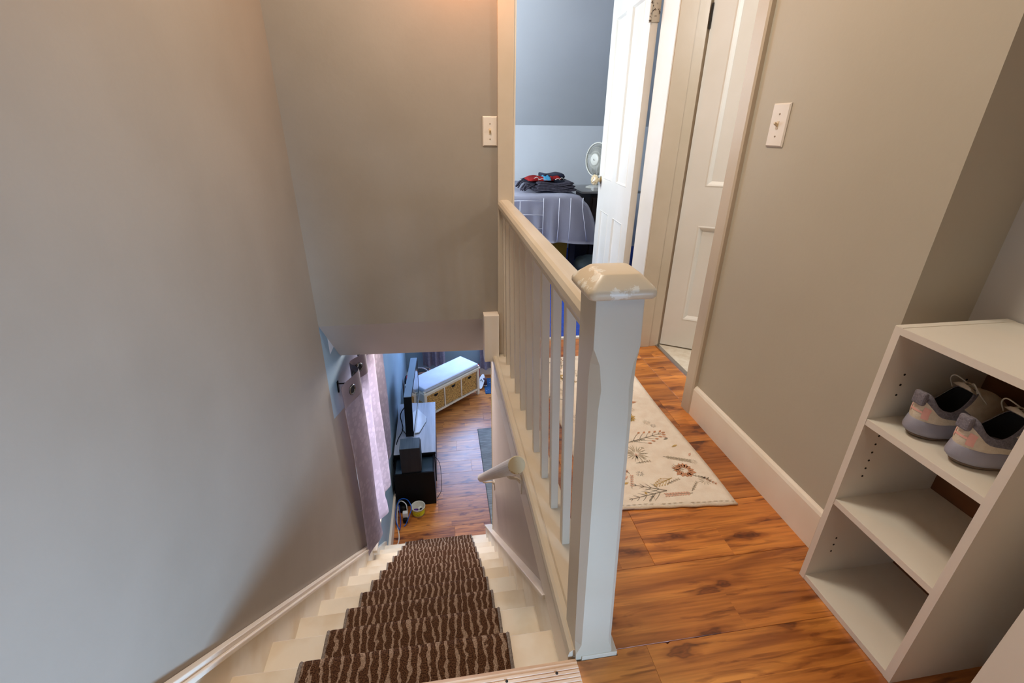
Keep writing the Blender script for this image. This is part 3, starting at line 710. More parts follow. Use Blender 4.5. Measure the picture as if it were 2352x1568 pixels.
# rug body: thin slab with uneven, slightly wavy border
def rugmesh():
    nx, ny = 26, 60; bm = bmesh.new(); T = []
    for j in range(ny+1):
        row = []
        for i in range(nx+1):
            u, v = i/nx, j/ny
            yn = 1.031+(.992-1.031)*u
            x = RX0+(RX1-RX0)*u+.004*math.sin(v*9)*(1 if u > .5 else -.5)*abs(2*u-1)
            y = yn+(RY1-yn)*v
            z = .0075+.0012*math.sin(u*30)*math.exp(-v*40)+.0006*noise.noise(Vector((x*20, y*20, 0)))
            if i in (0, nx) or j in (0, ny): z = .0052
            row.append(bm.verts.new((x-.66, y-1.54, z)))
        T.append(row)
    for j in range(ny):
        for i in range(nx): bm.faces.new((T[j][i], T[j][i+1], T[j+1][i+1], T[j+1][i])).smooth = True
    loop = [T[0][i] for i in range(nx+1)]+[T[j][nx] for j in range(1, ny+1)]+[T[ny][i] for i in range(nx-1, -1, -1)]+[T[j][0] for j in range(ny-1, 0, -1)]
    low = [bm.verts.new((v.co.x, v.co.y, .0004)) for v in loop]
    for i in range(len(loop)):
        k = (i+1) % len(loop); bm.faces.new((loop[i], low[i], low[k], loop[k]))
    bm.faces.new(low)
    return bm
obj('rug_pile', rugmesh(), M_RUG, rug)
# printed botanical motifs, thin tufts of their own colours
MC = {'gold': mat('tuft_gold', (210, 178, 112), .95, (192, 158, 92), 200, .4, 300), 'rust': mat('tuft_rust', (212, 158, 122), .95, (196, 138, 102), 200, .4, 300),
      'grey': mat('tuft_grey', (160, 150, 134), .95, (138, 128, 114), 200, .4, 300), 'pink': mat('tuft_pink', (230, 188, 164), .95, (220, 172, 148), 200, .4, 300),
      'sage': mat('tuft_sage', (200, 186, 162), .95, (186, 172, 148), 200, .4, 300), 'dark': mat('tuft_dark', (116, 108, 102), .95, None, 200, .4, 300)}
MB = {k: bmesh.new() for k in MC}
RZ = .0089
def leaf(col, x, y, a, L, w):
    pts = [(0, 0), (L*.3, w*.42), (L*.62, w*.5), (L, 0), (L*.62, -w*.5), (L*.3, -w*.42)]
    ca, sa = math.cos(a), math.sin(a)
    for z in (RZ,):
        MB[col].faces.new([MB[col].verts.new((x+p*ca-q*sa, y+p*sa+q*ca, z)) for p, q in pts])
def twig(col, x, y, a, L, w=.0028, bend=0):
    n = 5; px, py = x, y
    for i in range(n):
        b = a+bend*i/n; nx_, ny_ = px+math.cos(b)*L/n, py+math.sin(b)*L/n
        ww = w*(1-.12*i); nn = (-math.sin(b)*ww/2, math.cos(b)*ww/2)
        MB[col].faces.new([MB[col].verts.new((q[0], q[1], RZ)) for q in ((px+nn[0], py+nn[1]), (px-nn[0], py-nn[1]), (nx_-nn[0], ny_-nn[1]), (nx_+nn[0], ny_+nn[1]))])
        px, py = nx_, ny_
    return px, py
def flower(col, x, y, R, inner='none', n=14):
    for k in range(n):
        a = 2*PI*k/n+random.uniform(-.1, .1); leaf(col, x+math.cos(a)*R*.30, y+math.sin(a)*R*.30, a, R*random.uniform(.55, .75), R*.36)
def burst(col, x, y, R, n=22):
    for k in range(n):
        a = 2*PI*k/n+random.uniform(-.1, .1); leaf(col, x+math.cos(a)*R*.15, y+math.sin(a)*R*.15, a, R*random.uniform(.6, .9), R*.07)
def sprig(col, x, y, a, L, lc=None, n=5):
    ex, ey = twig(col, x, y, a, L)
    for k in range(1, n+1):
        t = k/(n+.5); bx_, by_ = x+math.cos(a)*L*t, y+math.sin(a)*L*t
        for s in (1, -1):
            b = a+s*.75; qx, qy = twig(col, bx_, by_, b, L*.34*(1.15-t), .0020, -s*.3)
            if lc: leaf(lc, qx, qy, b-s*.3, L*.11, L*.05)
    if lc: leaf(lc, ex, ey, a, L*.12, L*.055)
def fern(col, x, y, a, L, n=9):
    twig('grey', x, y, a, L, .0018)
    for k in range(n):
        t = (k+1)/n
        for s in (1, -1): leaf(col, x+math.cos(a)*L*t, y+math.sin(a)*L*t, a+s*.6, L*.17, L*.07)
# placed where the motifs lie on the rug (metres, world)
flower('rust', .795, 1.16, .040); fern('rust', .835, 1.125, -.9, .05, 5)
flower('gold', .715, 1.50, .042); burst('sage', .665, 1.27, .05); burst('dark', .635, 1.165, .017, 10); burst('dark', .80, 1.425, .016, 10)
sprig('grey', .69, 1.075, 3.3, .14, None, 5); sprig('grey', .69, 1.075, 2.75, .11, None, 4); sprig('grey', .65, 1.07, -2.4, .05, None, 2)
fern('pink', .77, 1.053, 3.1, .085, 9); sprig('gold', .735, 1.13, 3.5, .075, 'gold', 5); fern('sage', .755, 1.24, -.4, .085, 9)
sprig('grey', .655, 1.335, .25, .16, 'rust', 5); sprig('sage', .60, 1.335, 3.0, .10, 'gold', 4); leaf('gold', .59, 1.25, 1.2, .025, .014)
sprig('grey', .60, 1.62, .15, .13, 'pink', 5); leaf('gold', .685, 1.72, 1.2, .03, .014); fern('sage', .60, 1.44, .05, .08, 7)
fern('pink', .60, 1.17, 1.9, .07, 7); fern('pink', .58, 1.10, 1.2, .06, 6); flower('pink', .57, 1.19, .03)
sprig('grey', .60, 1.80, .2, .13, None, 5); leaf('rust', .765, 1.60, .1, .04, .014); leaf('rust', .66, 1.57, 3, .03, .014)
for (x, y, c) in ((.50, 1.58, 'dark'), (.475, 1.54, 'dark'), (.51, 1.53, 'dark'), (.495, 1.50, 'dark')): burst(c, x, y, .016, 9)
for (x, y, a) in ((.50, 1.95, .3), (.47, 1.80, .4), (.50, 1.66, 2.6), (.50, 1.40, 1.2), (.49, 1.30, .2), (.56, 1.95, 1.4), (.62, 1.98, 2.2), (.52, 1.22, 2.0)):
    sprig(random.choice(['grey', 'sage']), x, y, a, .10, random.choice([None, 'gold', 'rust']), 4)
burst('sage', .50, 1.73, .035); burst('sage', .62, 1.90, .03); burst('sage', .73, 1.78, .04); flower('gold', .545, 1.86, .03); flower('pink', .68, 1.97, .03); flower('rust', .80, 1.85, .03)
leaf('gold', .49, 1.47, 0, .035, .014); leaf('gold', .48, 1.62, .5, .035, .014)
sprig('grey', .72, 1.90, .5, .12, 'rust', 5); fern('sage', .78, 1.68, 1.0, .08, 7)
for i in range(70):
    x, y = random.uniform(.46, .86), random.uniform(1.06, 2.04); a = random.uniform(0, 2*PI); c = random.choice(['sage', 'sage', 'grey', 'pink', 'gold'])
    if i % 3: leaf(c, x, y, a, random.uniform(.012, .03), .008)
    elif i % 2: fern('sage', x, y, a, .05, 5)
    else: burst('sage', x, y, random.uniform(.015, .028), 12)
# a woven line and hem along the near edge
for i in range(24):
    u = i/24; yn = 1.031-.039*u
    if random.random() < .85: leaf('sage', RX0+(RX1-RX0)*u, yn+.010+.001*math.sin(i), -.08, .018, .0022)
for k in MC:
    for v in MB[k].verts: v.co.x -= .66; v.co.y -= 1.54
    o = obj('woven_motif', MB[k], MC[k], rug); o['kind'] = 'stuff'
obj('hem', tube([(RX0-.66+(RX1-RX0)*i/20, 1.030-.039*i/20-1.54+.0015*math.sin(i*1.7), .0042) for i in range(21)], .0038, 8), mat('rug_hem', (222, 200, 174), .9, None, 200, .4, 260), rug, True)

# ================================================================= SHOE CUBBY
CX, CY0, CY1, CH, CD = .907, .463, .736, .725, .272
cu = thing('shoe_cubby', 'open white laminate shoe cubby with three shelves standing in the alcove', 'shelf unit', (CX+.13, .60, 0))
t_ = .0155
def side(y0, y1, holes_face):
    return bx(CX, CX+CD, y0, y1, 0, CH-.0)
on(cu, 'side_panel', side(CY1-t_, CY1, 0), M_MELA); on(cu, 'side_panel', side(CY0, CY0+t_, 0), M_MELA)
on(cu, 'top_panel', bx(CX, CX+CD, CY0+t_, CY1-t_, CH-t_, CH-.001), M_MELA)
SH = [.0165, .278, .508]
for z in SH: on(cu, 'shelf', bx(CX+.001, CX+CD-.006, CY0+t_, CY1-t_, z-.0155, z), M_MELA)
on(cu, 'back_panel', bx(CX+CD-.005, CX+CD-.002, CY0+t_, CY1-t_, .006, CH-t_), M_HARD)
ed = merge(bx(CX-.0008, CX, CY1-t_, CY1, .001, CH-.001), bx(CX-.0008, CX, CY0, CY0+t_, .001, CH-.001), bx(CX-.0008, CX, CY0+t_, CY1-t_, CH-t_, CH-.001),
           *[bx(CX+.0001, CX+.001, CY0+t_, CY1-t_, z-.0153, z-.0003) for z in SH])
on(cu, 'edge_band', ed, M_EDGE)
hl = bmesh.new()
for z in [.095, .118, .141, .342, .365, .388, .411, .434, .457, .565, .590, .615]:
    for x in (CX+.05, CX+CD-.055):
        if x > CX+.1 and z in (.095, .118, .141, .342, .565, .615, .457): continue
        me = lathe([(.0001, 0), (.0026, 0), (.0026, .0008), (.0001, .0008)], 8, Matrix.Translation((x, CY1-t_, z)) @ Matrix.Rotation(PI/2, 4, 'X'))
        hl = merge(hl, me)
o = on(cu, 'shelf_pin_hole', hl, M_DARK); o['kind'] = 'stuff'
# neighbour unit, cropped at the corner
c2 = thing('white_cabinet', 'closed white laminate cabinet cropped by the bottom right corner, beside the shoe cubby', 'cabinet', (1.03, .13, 0))
on(c2, 'carcass', bx(CX+.018, CX+CD, -.10, .364, 0, .60), M_MELA)
on(c2, 'door', bx(CX, CX+.016, -.10, .366, .003, .60), M_MELA)

# ================================================================= SHOES
M_SUP = mat('shoe_cream_mesh', (220, 206, 184), .75, (210, 194, 170), 90, .25, 400)
M_SOLE = mat('shoe_grey_foam', (156, 152, 162), .6, (146, 142, 152), 12, .05, 60)
M_KNIT = mat('shoe_grey_knit', (132, 126, 132), .9, (112, 106, 114), 220, .5, 420)
M_LIN = mat('shoe_dark_lining', (22, 20, 20), .95)
M_OUT = mat('shoe_outsole', (120, 100, 84), .7)
M_PINK = mat('shoe_pink_print', (236, 176, 162), .6)
M_LACE = mat('shoe_lace', (214, 204, 184), .85)
def footprint(n=48, L=.236, side=1):
    out = []
    for k in range(n):
        a = 2*PI*k/n
        # x from heel (0) to toe (L)
        x = L/2-L/2*math.cos(a)
        u = x/L
        w = .0360+.0095*math.sin(min(1, max(0, (u-.25)/.75))*PI)-.004*math.exp(-((u-.42)/.14)**2)
        e = (1-abs(2*u-1)**3.0)**.5
        y = w*e*(1 if math.sin(a) >= 0 else -1)
        y += side*.006*math.exp(-((u-.8)/.3)**2)
        out.append((x, y))
    return out
def shoe(name, label, loc, rz, side):
    t = thing(name, label, 'shoe', loc, 'pair of sneakers on the top shelf', rz)
    n = 48; F = footprint(n, side=side)
    def ring(scale, z, dx=0, zfun=None):
        cxx = .118
        out = []
        for (x, y) in F:
            xx = cxx+(x-cxx)*scale+dx*(1 if x < .04 else 0)
            zz = z+(zfun(x/.236) if zfun else 0)
            out.append(Vector((xx, y*scale, zz)))
        return out
    toe = lambda u: .012*max(0, (u-.78)/.22)**2+.004*max(0, (.12-u)/.12)
    top = lambda u: .008*max(0, (u-.80)/.2)**2-.006*max(0, (u-.45))+.004*max(0, (.15-u)/.15)
    sole = loft([ring(.90, .005, zfun=toe), ring(.985, .008, zfun=toe), ring(1.035, .014, zfun=toe), ring(1.045, .022, zfun=lambda u: toe(u)*.5), ring(1.01, .038, zfun=top), ring(.965, .0415, zfun=top)])
    obj('midsole', sole, M_SOLE, t, True)
    outs = loft([ring(.86, .0002, zfun=toe), ring(.93, .0008, zfun=toe), ring(.95, .006, zfun=toe), ring(.90, .0065, zfun=toe)])
    obj('outsole', outs, M_OUT, t, True)
    # collar ring (opening)
    def collar(k, grow=0, dz=0):
        a = 2*PI*k/n
        ux = .5-.5*math.cos(a)
        x = .010+(.112-.010)*ux
        w = (.0255+grow)*(1-abs(2*ux-1)**2.6)**.5
        y = w*(1 if math.sin(a) >= 0 else -1)
        z = .088-.026*math.sin(PI*min(1, ux*1.15))+.014*ux*ux+.010*math.exp(-(ux/.10)**2)+dz
        return Vector((x-grow*math.cos(a)*.0, y, z))
    sr_ = ring(.985, .037, zfun=top)
    def surf(k, s):
        A_, B_ = sr_[k], collar(k)
        u = F[k][0]/.236
        p = A_.lerp(B_, s)
        b = math.sin(PI*s)
        front = max(0, (u-.5)/.5)
        p.z += b*(.003+.013*front)
        nrm = Vector((A_.x-B_.x, A_.y-B_.y, 0))
        if nrm.length > 1e-5 and u < .6: p += nrm.normalized()*b*.0045
        if u >= .6: p += Vector((0, math.copysign(1, A_.y)*b*.004 if abs(A_.y) > .01 else 0, 0))
        return p
    steps = 10
    # knit boundary: fraction of height where cream ends
    def kb_(k):
        u = F[k][0]/.236
        if u < .02: return .74
        if u < .12: return .74-.32*(u-.02)/.10
        if u < .5: return .42-.06*(u-.12)/.38
        return min(.95, .36+.6*(u-.5)/.12)
    lo, hi = [], []
    for i in range(steps+1): lo.append([surf(k, kb_(k)*i/steps) for k in range(n)])
    for i in range(5): hi.append([surf(k, kb_(k)+(1-kb_(k))*i/4)+Vector((0, 0, 0)) for k in range(n)])
    obj('upper', loft(lo, cap=False), M_SUP, t, True)
    # padded collar with rolled rim and dark lining
    rim = [[collar(k)+Vector((0, 0, .0025))+(Vector((.060, 0, 0))-Vector((collar(k).x, collar(k).y, 0)))*.03 for k in range(n)],
           [collar(k)+(Vector((.060, 0, 0))-Vector((collar(k).x, collar(k).y, 0)))*.10+Vector((0, 0, .001)) for k in range(n)]]
    obj('knit_collar', loft(hi+rim, cap=False), M_KNIT, t, True)
    c0 = [Vector((.06+(p.x-.06)*.90, p.y*.88, p.z-.001)) for p in (collar(k) for k in range(n))]
    inn = [c0, [Vector((.06+(p.x-.06)*.98, p.y*1.0, .055)) for p in c0], [Vector((.06+(p.x-.06)*.95, p.y*.95, .038)) for p in c0]]
    bm = loft(inn, cap=False); bm.faces.new([v for v in bm.verts][-n:])
    obj('lining', bm, M_LIN, t, True)
    # tongue and laces
    tg = []
    for i in range(7):
        s = i/6; x = .088+.050*s; z = .115-.030*s-.010*math.sin(PI*s)*0; w = .019-.002*s
        tg.append([Vector((x-.002, -w, z-.006)), Vector((x, -w*.6, z)), Vector((x, 0, z+.003)), Vector((x, w*.6, z)), Vector((x-.002, w, z-.006)), Vector((x+.004, 0, z-.008))])
    obj('tongue', loft(tg), M_SUP, t, True)
    lc = bmesh.new()
    for i in range(5):
        x = .100+.011*i; z = .112-.0075*i
        tube(spline([(x, -.020, z-.008), (x+.003, -.010, z+.001), (x+.004, 0, z+.003), (x+.003, .010, z+.001), (x, .020, z-.008)], 4), .0016, 6, bm=lc)
    tube(spline([(.10, .004, .116), (.086, .020, .126), (.094, .032, .112), (.11, .034, .090)], 6), .0013, 6, bm=lc)
    tube(spline([(.10, -.004, .116), (.088, -.016, .124), (.10, -.026, .104), (.118, -.030, .086)], 6), .0013, 6, bm=lc)
    obj('laces', lc, M_LACE, t, True)
    # heel tab and pink heel print
    hb = bx(-.006, .006, -.012, .012, .076, .104, bev=.004); obj('heel_tab', hb, M_KNIT, t)
    pb = bmesh.new()
    def patch(y0, y1, s0, s1, N_=6):
        V = []
        for i in range(N_+1):
            row = []
            for j in range(4):
                y = y0+(y1-y0)*i/N_; s = s0+(s1-s0)*j/3
                # heel surface: interpolate the ring point with this y at the rear
                best = None
                for k in range(-7, 8):
                    a = surf(k % n, s); b = surf((k+1) % n, s)
                    if (a.y-y)*(b.y-y) <= 0 and abs(a.y-b.y) > 1e-6:
                        q = a.lerp(b, (y-a.y)/(b.y-a.y)); best = q
                if best is None: best = Vector((0, y, .05))
                out = Vector((-1, best.y*18, .25)).normalized()
                row.append(pb.verts.new(best+out*.0009))
            V.append(row)
        for i in range(N_):
            for j in range(3): pb.faces.new((V[i][j], V[i+1][j], V[i+1][j+1], V[i][j+1]))
    patch(-.0200, -.0120, .12, .56); patch(-.0120, .010, .30, .37, 8); patch(.010, .0135, .20, .50)
    o = obj('heel_print', pb, M_PINK, t, True)
    return t
ZS = SH[2]+.0005
shoe('sneaker', 'left sneaker of the cream and grey pair, beside the cubby side by the hall', (.9345, .658, ZS), math.radians(-2), 1)
shoe('sneaker', 'right sneaker of the cream and grey pair, partly behind the cubby side panel', (.9365, .572, ZS), math.radians(-6), -1)

# ================================================================= BEDROOM
bed = thing('bed', 'bed under a grey quilted comforter seen through the bedroom doorway', 'bed', (.25, 3.85, .006))
M_COMF = mat('comforter_fabric', (208, 210, 226), .8, (196, 198, 216), 4, .2, 60)
M_BEDF = mat('bed_frame_dark', (18, 20, 28), .5)
on(bed, 'mattress', bx(-.55, 1.0, 3.36, 4.30, .36, .60, bev=.03), mat('mattress_cloth', (200, 200, 206), .9), True)
for (x, y) in ((1.0, 3.42), (.70, 3.42), (-.45, 3.42), (1.0, 4.25), (-.45, 4.25)): on(bed, 'leg', bx(x-.02, x+.02, y-.02, y+.02, .006, .30), M_BEDF)
on(bed, 'bed_frame', bx(-.54, 1.02, 3.39, 4.29, .30, .36), M_BEDF)
def comforter():
    bm = bmesh.new(); nu = 110; rows = []
    prof = []
    for j in range(8): prof.append(('t', 1-j/8))
    for j in range(5): prof.append(('r', j/4))
    for j in range(1, 13): prof.append(('d', j/12))
    for kind, s in prof:
        row = []
        for i in range(nu+1):
            u = i/nu; x = -.60+1.62*u
            right = max(0, (x-.90)/.12)
            wob = .010*noise.noise(Vector((x*5, s*3, 2)))
            puck = .004*abs(math.sin(x*PI/.105))
            ztop = .652+.006*noise.noise(Vector((x*4, s*4, 0)))
            if kind == 't': p = Vector((x, 3.36+.93*s, ztop+puck*.4-.02*right**2*.6))
            elif kind == 'r':
                a = s*PI/2; p = Vector((x, 3.36-.03*math.sin(a), ztop-.03+.03*math.cos(a)+puck*.3-.012*right**2))
            else:
                amp = .016*s
                fold = amp*math.sin(x*PI/.062+1.4*math.sin(x*9))+amp*.6*noise.noise(Vector((x*9, s*2, 4)))
                p = Vector((x+.16*right*s**.5, 3.33-.02*s+fold+puck*(1-s)*.5, ztop-.03-(.305+.03*right)*s+wob*s))
                if j and s > .99: pass
            row.append(bm.verts.new(p))
        rows.append(row)
    for j in range(len(rows)-1):
        for i in range(nu): bm.faces.new((rows[j][i], rows[j][i+1], rows[j+1][i+1], rows[j+1][i]))
    # right end drape
    endr = [r[nu] for r in rows[:13]]; prev = endr
    for s in (.15, .4, .7, 1):
        nr_ = []
        for i, v in enumerate(endr):
            y = v.co.y; nr_.append(bm.verts.new((v.co.x+.02+.15*s**.6*max(0, 1-(y-3.34)/.22)+.006*math.sin(y*30)*s, y, v.co.z-.02-.30*s)))
        for i in range(len(prev)-1): bm.faces.new((prev[i], prev[i+1], nr_[i+1], nr_[i]))
        # join with the front drape
        prev = nr_
    bmesh.ops.solidify(bm, geom=list(bm.faces), thickness=.008)
    return bm
on(bed, 'comforter', comforter(), M_COMF, True)
sm = bmesh.new()
M_SEAM = mat('comforter_seam', (222, 224, 236), .8)
for xx in (.86, .945, 1.035):
    tube([(xx, 3.325, .63), (xx-.003, 3.308, .55), (xx-.004+.02*(xx > 1), 3.300, .45), (xx-.01+.05*(xx > 1), 3.296, .325)], .003, 6, bm=sm)
for zz in (.615, .52, .425): tube([(.50, 3.320-.02*(.63-zz)/.3, zz), (.62, 3.306-.02*(.63-zz)/.3, zz+.002), (.74, 3.316-.02*(.63-zz)/.3, zz-.004)], .0028, 6, bm=sm)
tube([(.745, 3.325, .63), (.742, 3.304, .5), (.74, 3.298, .33)], .0028, 6, bm=sm)
tube([(.575, 3.320, .615), (.572, 3.306, .5), (.57, 3.300, .33)], .0028, 6, bm=sm)
o = on(bed, 'seams', sm, M_SEAM, True); o['kind'] = 'stuff'
# folded charcoal blanket on the bed
bl = thing('folded_blanket', 'charcoal fleece blanket folded in layers on the end of the bed', 'blanket', (.84, 3.60, .660))
M_BLK = mat('charcoal_fleece', (66, 64, 78), .95, (44, 42, 54), 60, .6, 160)
M_BLE = mat('charcoal_fleece_edge', (92, 90, 104), .95, (70, 68, 82), 60, .6, 160)
def layer(x0, x1, y0, y1, z0, z1, ph):
    rings = []; n = 18
    for i in range(n+1):
        u = i/n; x = x0+(x1-x0)*u
        e = math.sqrt(max(0, 1-max(0, (u-.93)/.07)**2)) if u > .93 else 1
        if u < .04: e = .6+.4*u/.04
        hh = (z1-z0)/2*max(e, .08); zc = (z0+z1)/2+.006*math.sin(u*7+ph)
        ring = []
        for k in range(10):
            a = 2*PI*k/10
            ring.append(Vector((x, (y0+y1)/2+(y1-y0)/2*max(min(1.35*math.cos(a), 1), -1), zc+hh*max(min(1.5*math.sin(a), 1), -1))))
        rings.append(ring)
    return loft(rings)
for i, (a, z) in enumerate(((0, .0), (.01, .020), (.02, .041))):
    on(bl, 'fold_layer', layer(.70+a, 1.015-a, 3.43+.004*i, 3.80, .662+z, .682+z, .4*i), M_BLK, True)
    on(bl, 'fold_edge', tube([(.705+a+(.30-2*a)*k/12, 3.4285+.004*i, .665+z+.006*math.sin(k/12*7+.4*i)) for k in range(13)], .0030, 6), M_BLE, True)
# red, navy and cyan printed throw on top
th_ = thing('printed_throw', 'red and navy printed throw with a light blue patch heaped on the folded blanket', 'blanket', (.78, 3.66, .72))
def heap(x0, x1, y0, y1, zb, h, seed, nx=16, ny=10):
    bm = bmesh.new(); T = []
    for j in range(ny+1):
        row = []
        for i in range(nx+1):
            u, v = i/nx, j/ny; e = min(1, 6*min(u, 1-u))*min(1, 5*min(v, 1-v))
            z = zb+h*(e**.5)*(.8+.5*noise.noise(Vector((u*3, v*3, seed))))
            row.append(bm.verts.new((x0+(x1-x0)*u, y0+(y1-y0)*v+.01*noise.noise(Vector((u*4, seed, v))), z)))
        T.append(row)
    for j in range(ny):
        for i in range(nx): bm.faces.new((T[j][i], T[j][i+1], T[j+1][i+1], T[j+1][i]))
    bmesh.ops.solidify(bm, geom=list(bm.faces), thickness=.004)
    return bm
on(th_, 'navy_part', heap(.665, .98, 3.47, 3.86, .712, .028, 1), mat('throw_navy', (26, 34, 60), .9, (18, 20, 36), 20, .3, 90), True)
on(th_, 'red_part', heap(.665, .86, 3.49, 3.72, .730, .026, 2), mat('throw_red', (196, 40, 40), .9, (168, 30, 34), 20, .3, 90), True)
on(th_, 'red_part', heap(.84, .93, 3.56, 3.72, .735, .024, 3), MATS['throw_red'], True)
on(th_, 'navy_fold', layer(.80, .965, 3.60, 3.80, .728, .765, 2), MATS['throw_navy'], True)
on(th_, 'light_blue_patch', heap(.775, .835, 3.475, 3.62, .735, .030, 5, 8, 6), mat('throw_cyan', (80, 180, 226), .9, (120, 200, 220), 20), True)
fr_ = bmesh.new()
for i in range(26):
    a = random.uniform(0, 1); x = .60+.10*random.random(); y = 3.44+.30*a; z = .665
    tube(spline([(x+.07, y, z+.045), (x+.03, y-.01, z+.03*random.random()+.02), (x, y+.01*random.uniform(-1, 1), z+.004)], 3), .006, 5, bm=fr_)
o = on(th_, 'fringe', fr_, M_BLK, True); o['kind'] = 'stuff'
wl = bmesh.new()
for (a, b, c, d) in ((.70, .74, 3.475, .758), (.73, .80, 3.47, .748), (.86, .90, 3.48, .748), (.90, .93, 3.50, .752)):
    tube(spline([(a, c, d-.008), ((a+b)/2, c-.004, d), (b, c, d-.012)], 5), .002, 5, bm=wl)
on(th_, 'white_stitching', wl, mat('white_thread', (220, 220, 214), .9), True)['kind'] = 'stuff'
# items under the bed
yb = thing('storage_box', 'yellow storage box under the bed', 'box', (.93, 3.72, .006))
on(yb, 'box_body', bx(.83, 1.02, 3.62, 3.85, .008, .27, bev=.006), mat('yellow_card', (206, 160, 40), .7)); on(yb, 'box_lid', bx(.822, 1.028, 3.612, 3.858, .271, .295, bev=.004), MATS['yellow_card'])
fb = bmesh.new(); bmesh.ops.create_icosphere(fb, subdivisions=3, radius=.12)
for v in fb.verts:
    k = 1+.28*noise.noise(v.co*14)+.1*noise.noise(v.co*40); v.co = Vector((v.co.x*k*.9, v.co.y*k, max(v.co.z*k*.75, -.07)))
bmesh.ops.translate(fb, vec=(1.16, 3.50, .08), verts=fb.verts)
tag(obj('laundry_heap', fb, mat('grey_cloth', (92, 108, 112), .9, (60, 74, 80), 8, .4, 30), smooth=True), 'crumpled grey cloth heaped under the bed end by the door', 'cloth')
# nightstand, fan, box
ns = thing('nightstand', 'dark wooden nightstand with a pale top beyond the bed', 'nightstand', (1.38, 3.88, .006))
M_NST = mat('dark_brown_wood', (58, 42, 34), .5, (40, 28, 24), 3, stretch=(1, 1, 14))
on(ns, 'cabinet_body', bx(1.20, 1.58, 3.66, 4.08, .006, .62), M_NST)
on(ns, 'top_board', bx(1.115, 1.60, 3.62, 4.10, .62, .638, bev=.003), mat('grey_top', (150, 150, 150), .4))
for z in (.08, .34):
    d_ = on(ns, 'drawer', bx(1.215, 1.565, 3.645, 3.66, z, z+.24), M_NST)
    kn = lathe([(.001, 0), (.012, 0), (.014, .012), (.001, .016)], 12, Matrix.Translation((1.39-1.38, 3.645-3.88, z+.12-.006)) @ Matrix.Rotation(PI/2, 4, 'X')); obj('knob', kn, M_STEEL, d_, True)
wb = thing('tissue_box', 'small white box on the nightstand beside the fan', 'box', (1.27, 3.68, .638))
on(wb, 'carton', bx(1.205, 1.30, 3.625, 3.69, .6385, .668, bev=.003), M_WHITEP); on(wb, 'opening_slot', bx(1.225, 1.28, 3.65, 3.665, .668, .6685), M_GREY)
fan = thing('desk_fan', 'white round desk fan with wire grille standing on the nightstand', 'fan', (1.300, 3.83, .638))
M_FAN = mat('fan_plastic', (222, 222, 212), .35)
fc = Vector((1.262, 3.76, .860)); vd = Vector((-.90, -.44, .04)).normalized()
fm = Matrix.Translation(fc-Vector(fan.location)) @ vd.to_track_quat('Z', 'Y').to_matrix().to_4x4()
g = torus(.125, .0055, fm, seg=40); torus(.127, .004, fm @ Matrix.Translation((0, 0, -.012)), g, seg=40)
obj('grille_rim', g, M_FAN, fan, True)
g = bmesh.new()
for k in range(84):
    a = 2*PI*k/84; a2 = a+.25
    for sgn, dep in ((1, .026), (-1, -.045)):
        pts = [fm @ Vector((math.cos(a+(a2-a)*s)*(.035+.088*s), math.sin(a+(a2-a)*s)*(.035+.088*s), dep*(1-s**3)+(.0 if sgn > 0 else -.010))) for s in (0, .35, .7, 1)]
        tube(pts, .0011, 4, bm=g)
for R_, dz in ((.062, .0245), (.092, .016)): torus(R_, .0012, fm @ Matrix.Translation((0, 0, dz)), g, 36, 4)
o = obj('wire_grille', g, M_FAN, fan, True); o['kind'] = 'stuff'
obj('hub_cap', lathe([(.001, .020), (.046, .020), (.046, .028), (.036, .032), (.001, .033)], 28, fm), M_FAN, fan, True)
obj('hub_badge', merge(bx(-.010, -.006, -.004, .006, .0332, .0338), bx(-.008, .010, -.004, -.001, .0332, .0338)) if False else (lambda b: (bmesh.ops.transform(b, matrix=fm, verts=b.verts), b)[1])(merge(bx(-.010, -.007, -.004, .007, .0332, .0338), bx(-.007, .010, -.004, -.001, .0332, .0338))), MATS['dark_gap'], fan)
for k in range(3):
    a0 = 2*PI*k/3; rows = []
    for s in (0, .5, 1):
        rr_ = .028+.085*s
        rows.append([fm @ Vector((rr_*math.cos(a0+w), rr_*math.sin(a0+w), -.016+.022*(w/.5))) for w in (-.35-.2*s, -.1, .2, .35+.35*s)])
    b = loft(rows, closed=False); bmesh.ops.solidify(b, geom=list(b.faces), thickness=.0015)
    obj('fan_blade', b, mat('fan_blade_plastic', (150, 156, 160), .3), fan, True)
obj('motor_housing', lathe([(.001, -.12), (.030, -.118), (.042, -.10), (.044, -.055), (.034, -.04), (.001, -.04)], 24, fm), M_FAN, fan, True)
obj('stand', tube([(0, 0.02, .012), (.004, .030, .08), (.025, .045, .17), (.02, .02, .21)], .014, 12), M_FAN, fan, True)
obj('base', lathe([(.001, .0), (.085, .0), (.085, .008), (.060, .018), (.001, .024)], 28, Matrix.Translation((0, .02, 0))), M_FAN, fan, True)

